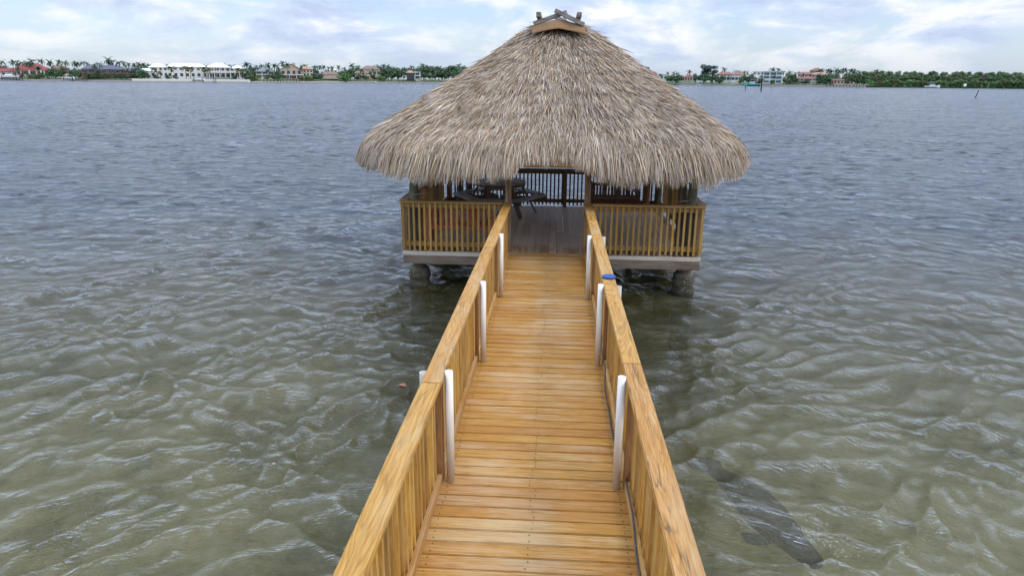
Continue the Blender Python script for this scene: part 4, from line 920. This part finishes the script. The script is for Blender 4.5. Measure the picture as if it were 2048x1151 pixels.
for i, (px, yt) in enumerate([(343.5, 130.5), (373, 129.5), (382, 131), (409.5, 130.5), (422, 132.5), (310, 132), (478, 134), (485, 134), (322, 140), (1568, 152), (1577, 155), (776, 141), (860, 148), (866, 149), (1755, 150)]):
    plant(OLIVE[i % 2], 11.5, px, yt, 8 if px < 470 else 12, 'olive yellow palm '+('standing in front of the white mansion' if px < 480 else seg_of(px)), 'short olive palms of the far shore', 1.15)
random.seed(9)
px = -200.
while px < 1300:
    if not (296 < px < 478): plant(random.choice(TREES), 9.4, px, random.uniform(131, 139) if px < 560 or px > 690 else random.uniform(138, 144), random.choice([42, 50, 70]), 'round leafy tree growing behind the houses, '+seg_of(px), 'leafy trees of the far shore', random.uniform(.9, 1.2))
    else: plant(random.choice(TREES), 9.4, px, 132, 75, 'round leafy tree growing behind the houses, '+seg_of(px), 'leafy trees of the far shore', 1.)
    px += random.uniform(9, 14)
for (px, yt, bk) in [(100, 137, 12), (112, 136, 10), (122, 139, 10), (98, 142, 6), (150, 141, 12), (165, 143, 12), (178, 145, 8), (190, 146, 8), (20, 139, 20), (2, 140, 18), (555, 141, 14), (560, 143, 12), (548, 146, 10), (500, 150, 8), (695, 140, 12), (702, 139, 14), (770, 137, 12), (782, 135.5, 12), (795, 136, 14), (806, 139, 18), (852, 135, 12), (864, 134, 14), (878, 133, 12), (890, 134, 14), (904, 133, 12), (918, 134, 14), (930, 136, 14),
                     (1337, 150, 12), (1345, 148, 14), (1353, 150, 14), (1362, 151, 20), (1392, 148, 14), (1402, 147, 16), (1412, 147, 16), (1424, 149, 14), (1432, 152, 12), (1441, 152, 12), (1488, 148, 18), (1497, 149, 14), (1504, 150, 12), (1582, 148, 20), (1590, 150, 18), (1640, 150, 12), (1648, 149, 10), (1656, 150, 10), (1664, 148, 22), (1674, 147, 26), (1690, 147, 28), (1704, 146, 28), (1716, 147, 26)]:
    plant(random.choice(TREES), 9.4, px, yt, bk, 'dense green tree near the water, '+seg_of(px), 'leafy trees of the far shore', random.uniform(.9, 1.15))
px = 1700.
while px < 2330:
    for (bk, a, b2) in ((48, 141.5, 145.), (30, 145, 149.5), (14, 149.5, 155)):
        plant(random.choice(WOODS), 12.3, px+random.uniform(-5, 5), (random.uniform(a, b2)+(.6 if 1860 < px < 1930 else 0)+(px-2048)*.006) if px > 1730 else 148, bk, 'leafy tree in the dark woods along the right shore', 'trees of the woods along the right shore', random.uniform(.85, 1.2))
    px += random.uniform(9, 12)
px = 1742.
while px < 2330:
    plant(random.choice(BUSH), 4.8, px, random.uniform(160, 165)+(px-1900)*.006, .8, 'bright green mangrove at the water edge below the dark woods', 'mangroves of the far shore', 1.1); px += random.uniform(9, 14)
for (px, yt) in [(508, 151), (514, 153), (604, 153), (612, 152), (620, 153.5), (684, 149), (692, 151), (760, 152.5), (766, 154), (58, 150), (70, 150), (80, 149)]:
    plant(random.choice(BUSH), 4.8, px, yt, 1.0, 'rounded mangrove bush on the seawall '+seg_of(px), 'mangroves of the far shore', .9)
random.seed(17)
for (px, yt) in [(182, 147), (193, 146), (204, 147.5), (216, 148), (229, 147), (240, 148.5), (251, 147.5), (262, 146), (272, 141), (281, 139), (290, 141), (44, 148), (66, 148.5), (86, 146), (314, 149.5), (336, 150), (352, 150.5), (470, 150), (492, 147), (500, 146), (536, 149), (556, 149), (630, 147), (640, 148), (690, 148), (716, 149), (730, 150), (748, 149), (1352, 156), (1440, 157), (1482, 156), (1520, 158), (1545, 160), (1572, 157), (1580, 159), (1612, 158), (1640, 158), (1650, 159), (1662, 160)]:
    plant(random.choice(TREES), 9.4, px, yt, 9, 'low green shrub or small tree close to the seawall, '+seg_of(px), 'leafy trees of the far shore', random.uniform(1., 1.4))
for i, (px, yt) in enumerate([(196, 139), (207, 138), (222, 140), (233, 139), (244, 138), (256, 137), (78, 130), (40, 134), (498, 135), (540, 138), (722, 138), (748, 137), (1524, 150), (1547, 151), (1606, 147), (1634, 146)]):
    plant(PALMS[i % 3], 16.2, px, yt, 11, 'slim palm standing close to the seawall, '+seg_of(px), 'coconut palms of the far shore', 1.35)
plant(PINE[0], 19.6, 1408, 123.3, 20, 'tall bluish casuarina pine, the highest tree on the far shore', None, 1.1)
plant(PINE[1], 15.6, 1426, 130, 22, 'shorter casuarina pine beside the highest tree', None, 1.0)
for o in ALLSRC:
    for c_ in list(o.children): bpy.data.objects.remove(c_)
    bpy.data.objects.remove(o)

# ------------------------------------------------------------------ manatee under the surface
M_man = plain('dark_grey_hide', (.016, .015, .022), .28, .5, 9)
A, B_ = Vector((1.60, 7.02, -.20)), Vector((2.38, 5.22, -.145)); dv = (B_-A); ln = dv.length; u = dv.normalized(); sv = Vector((-u.y, u.x, 0)).normalized(); nv = Vector((0, 0, 1))
mnt = thing('manatee', 'dark manatee swimming just under the surface right of the walkway', 'manatee', (A+B_)/2)
prof = [(.0, .02, .02), (.03, .17, .022), (.10, .19, .03), (.17, .10, .05), (.25, .11, .08), (.36, .165, .13), (.50, .215, .17), (.64, .215, .175), (.76, .175, .15), (.84, .125, .12), (.90, .115, .105), (.95, .10, .085), (.985, .07, .06), (1., .02, .02)]
vs = []; sg_ = 18
for (s_, wd, th_) in prof:
    c_ = A+dv*s_+sv*.05*math.sin(s_*5)+nv*.02*math.sin(s_*4)
    for j in range(sg_):
        a = 2*math.pi*j/sg_; vs.append(c_+sv*wd*math.cos(a)+nv*th_*math.sin(a)*.75)
fs = [(i*sg_+j, i*sg_+(j+1) % sg_, (i+1)*sg_+(j+1) % sg_, (i+1)*sg_+j) for i in range(len(prof)-1) for j in range(sg_)]+[tuple(range(sg_))[::-1], tuple(range((len(prof)-1)*sg_, len(prof)*sg_))]
m_ = MB(); m_.add(vs, fs); o = m_.build('body', M_man, mnt, smooth=True)
for s_ in (-1, 1):
    p0 = A+dv*.74+sv*.15*s_-nv*.05; m_ = MB(); m_.tube([p0, p0+sv*.06*s_-u*.06-nv*.04, p0+sv*.09*s_-u*.16-nv*.08, p0+sv*.08*s_-u*.26-nv*.11], [.05, .055, .055, .02], 10); m_.build('flipper', M_man, mnt, smooth=True)
M_foam = plain('white_spray', (.75, .78, .80), .3, .05, 20); m_ = MB(); random.seed(3)
for k in range(60):
    a = random.gauss(0, 1); c_ = B_+u*random.gauss(-.02, .13)+sv*random.gauss(0, .07); s_ = random.uniform(.002, .0045); z = .05+abs(random.gauss(0, .03))
    m_.lathe((c_.x, c_.y, z), [(0, -s_), (s_, 0), (0, s_)], 5)
tag(m_.build('water_spray', M_foam), 'fine white spray over the head of the manatee', 'spray', None, 'stuff')
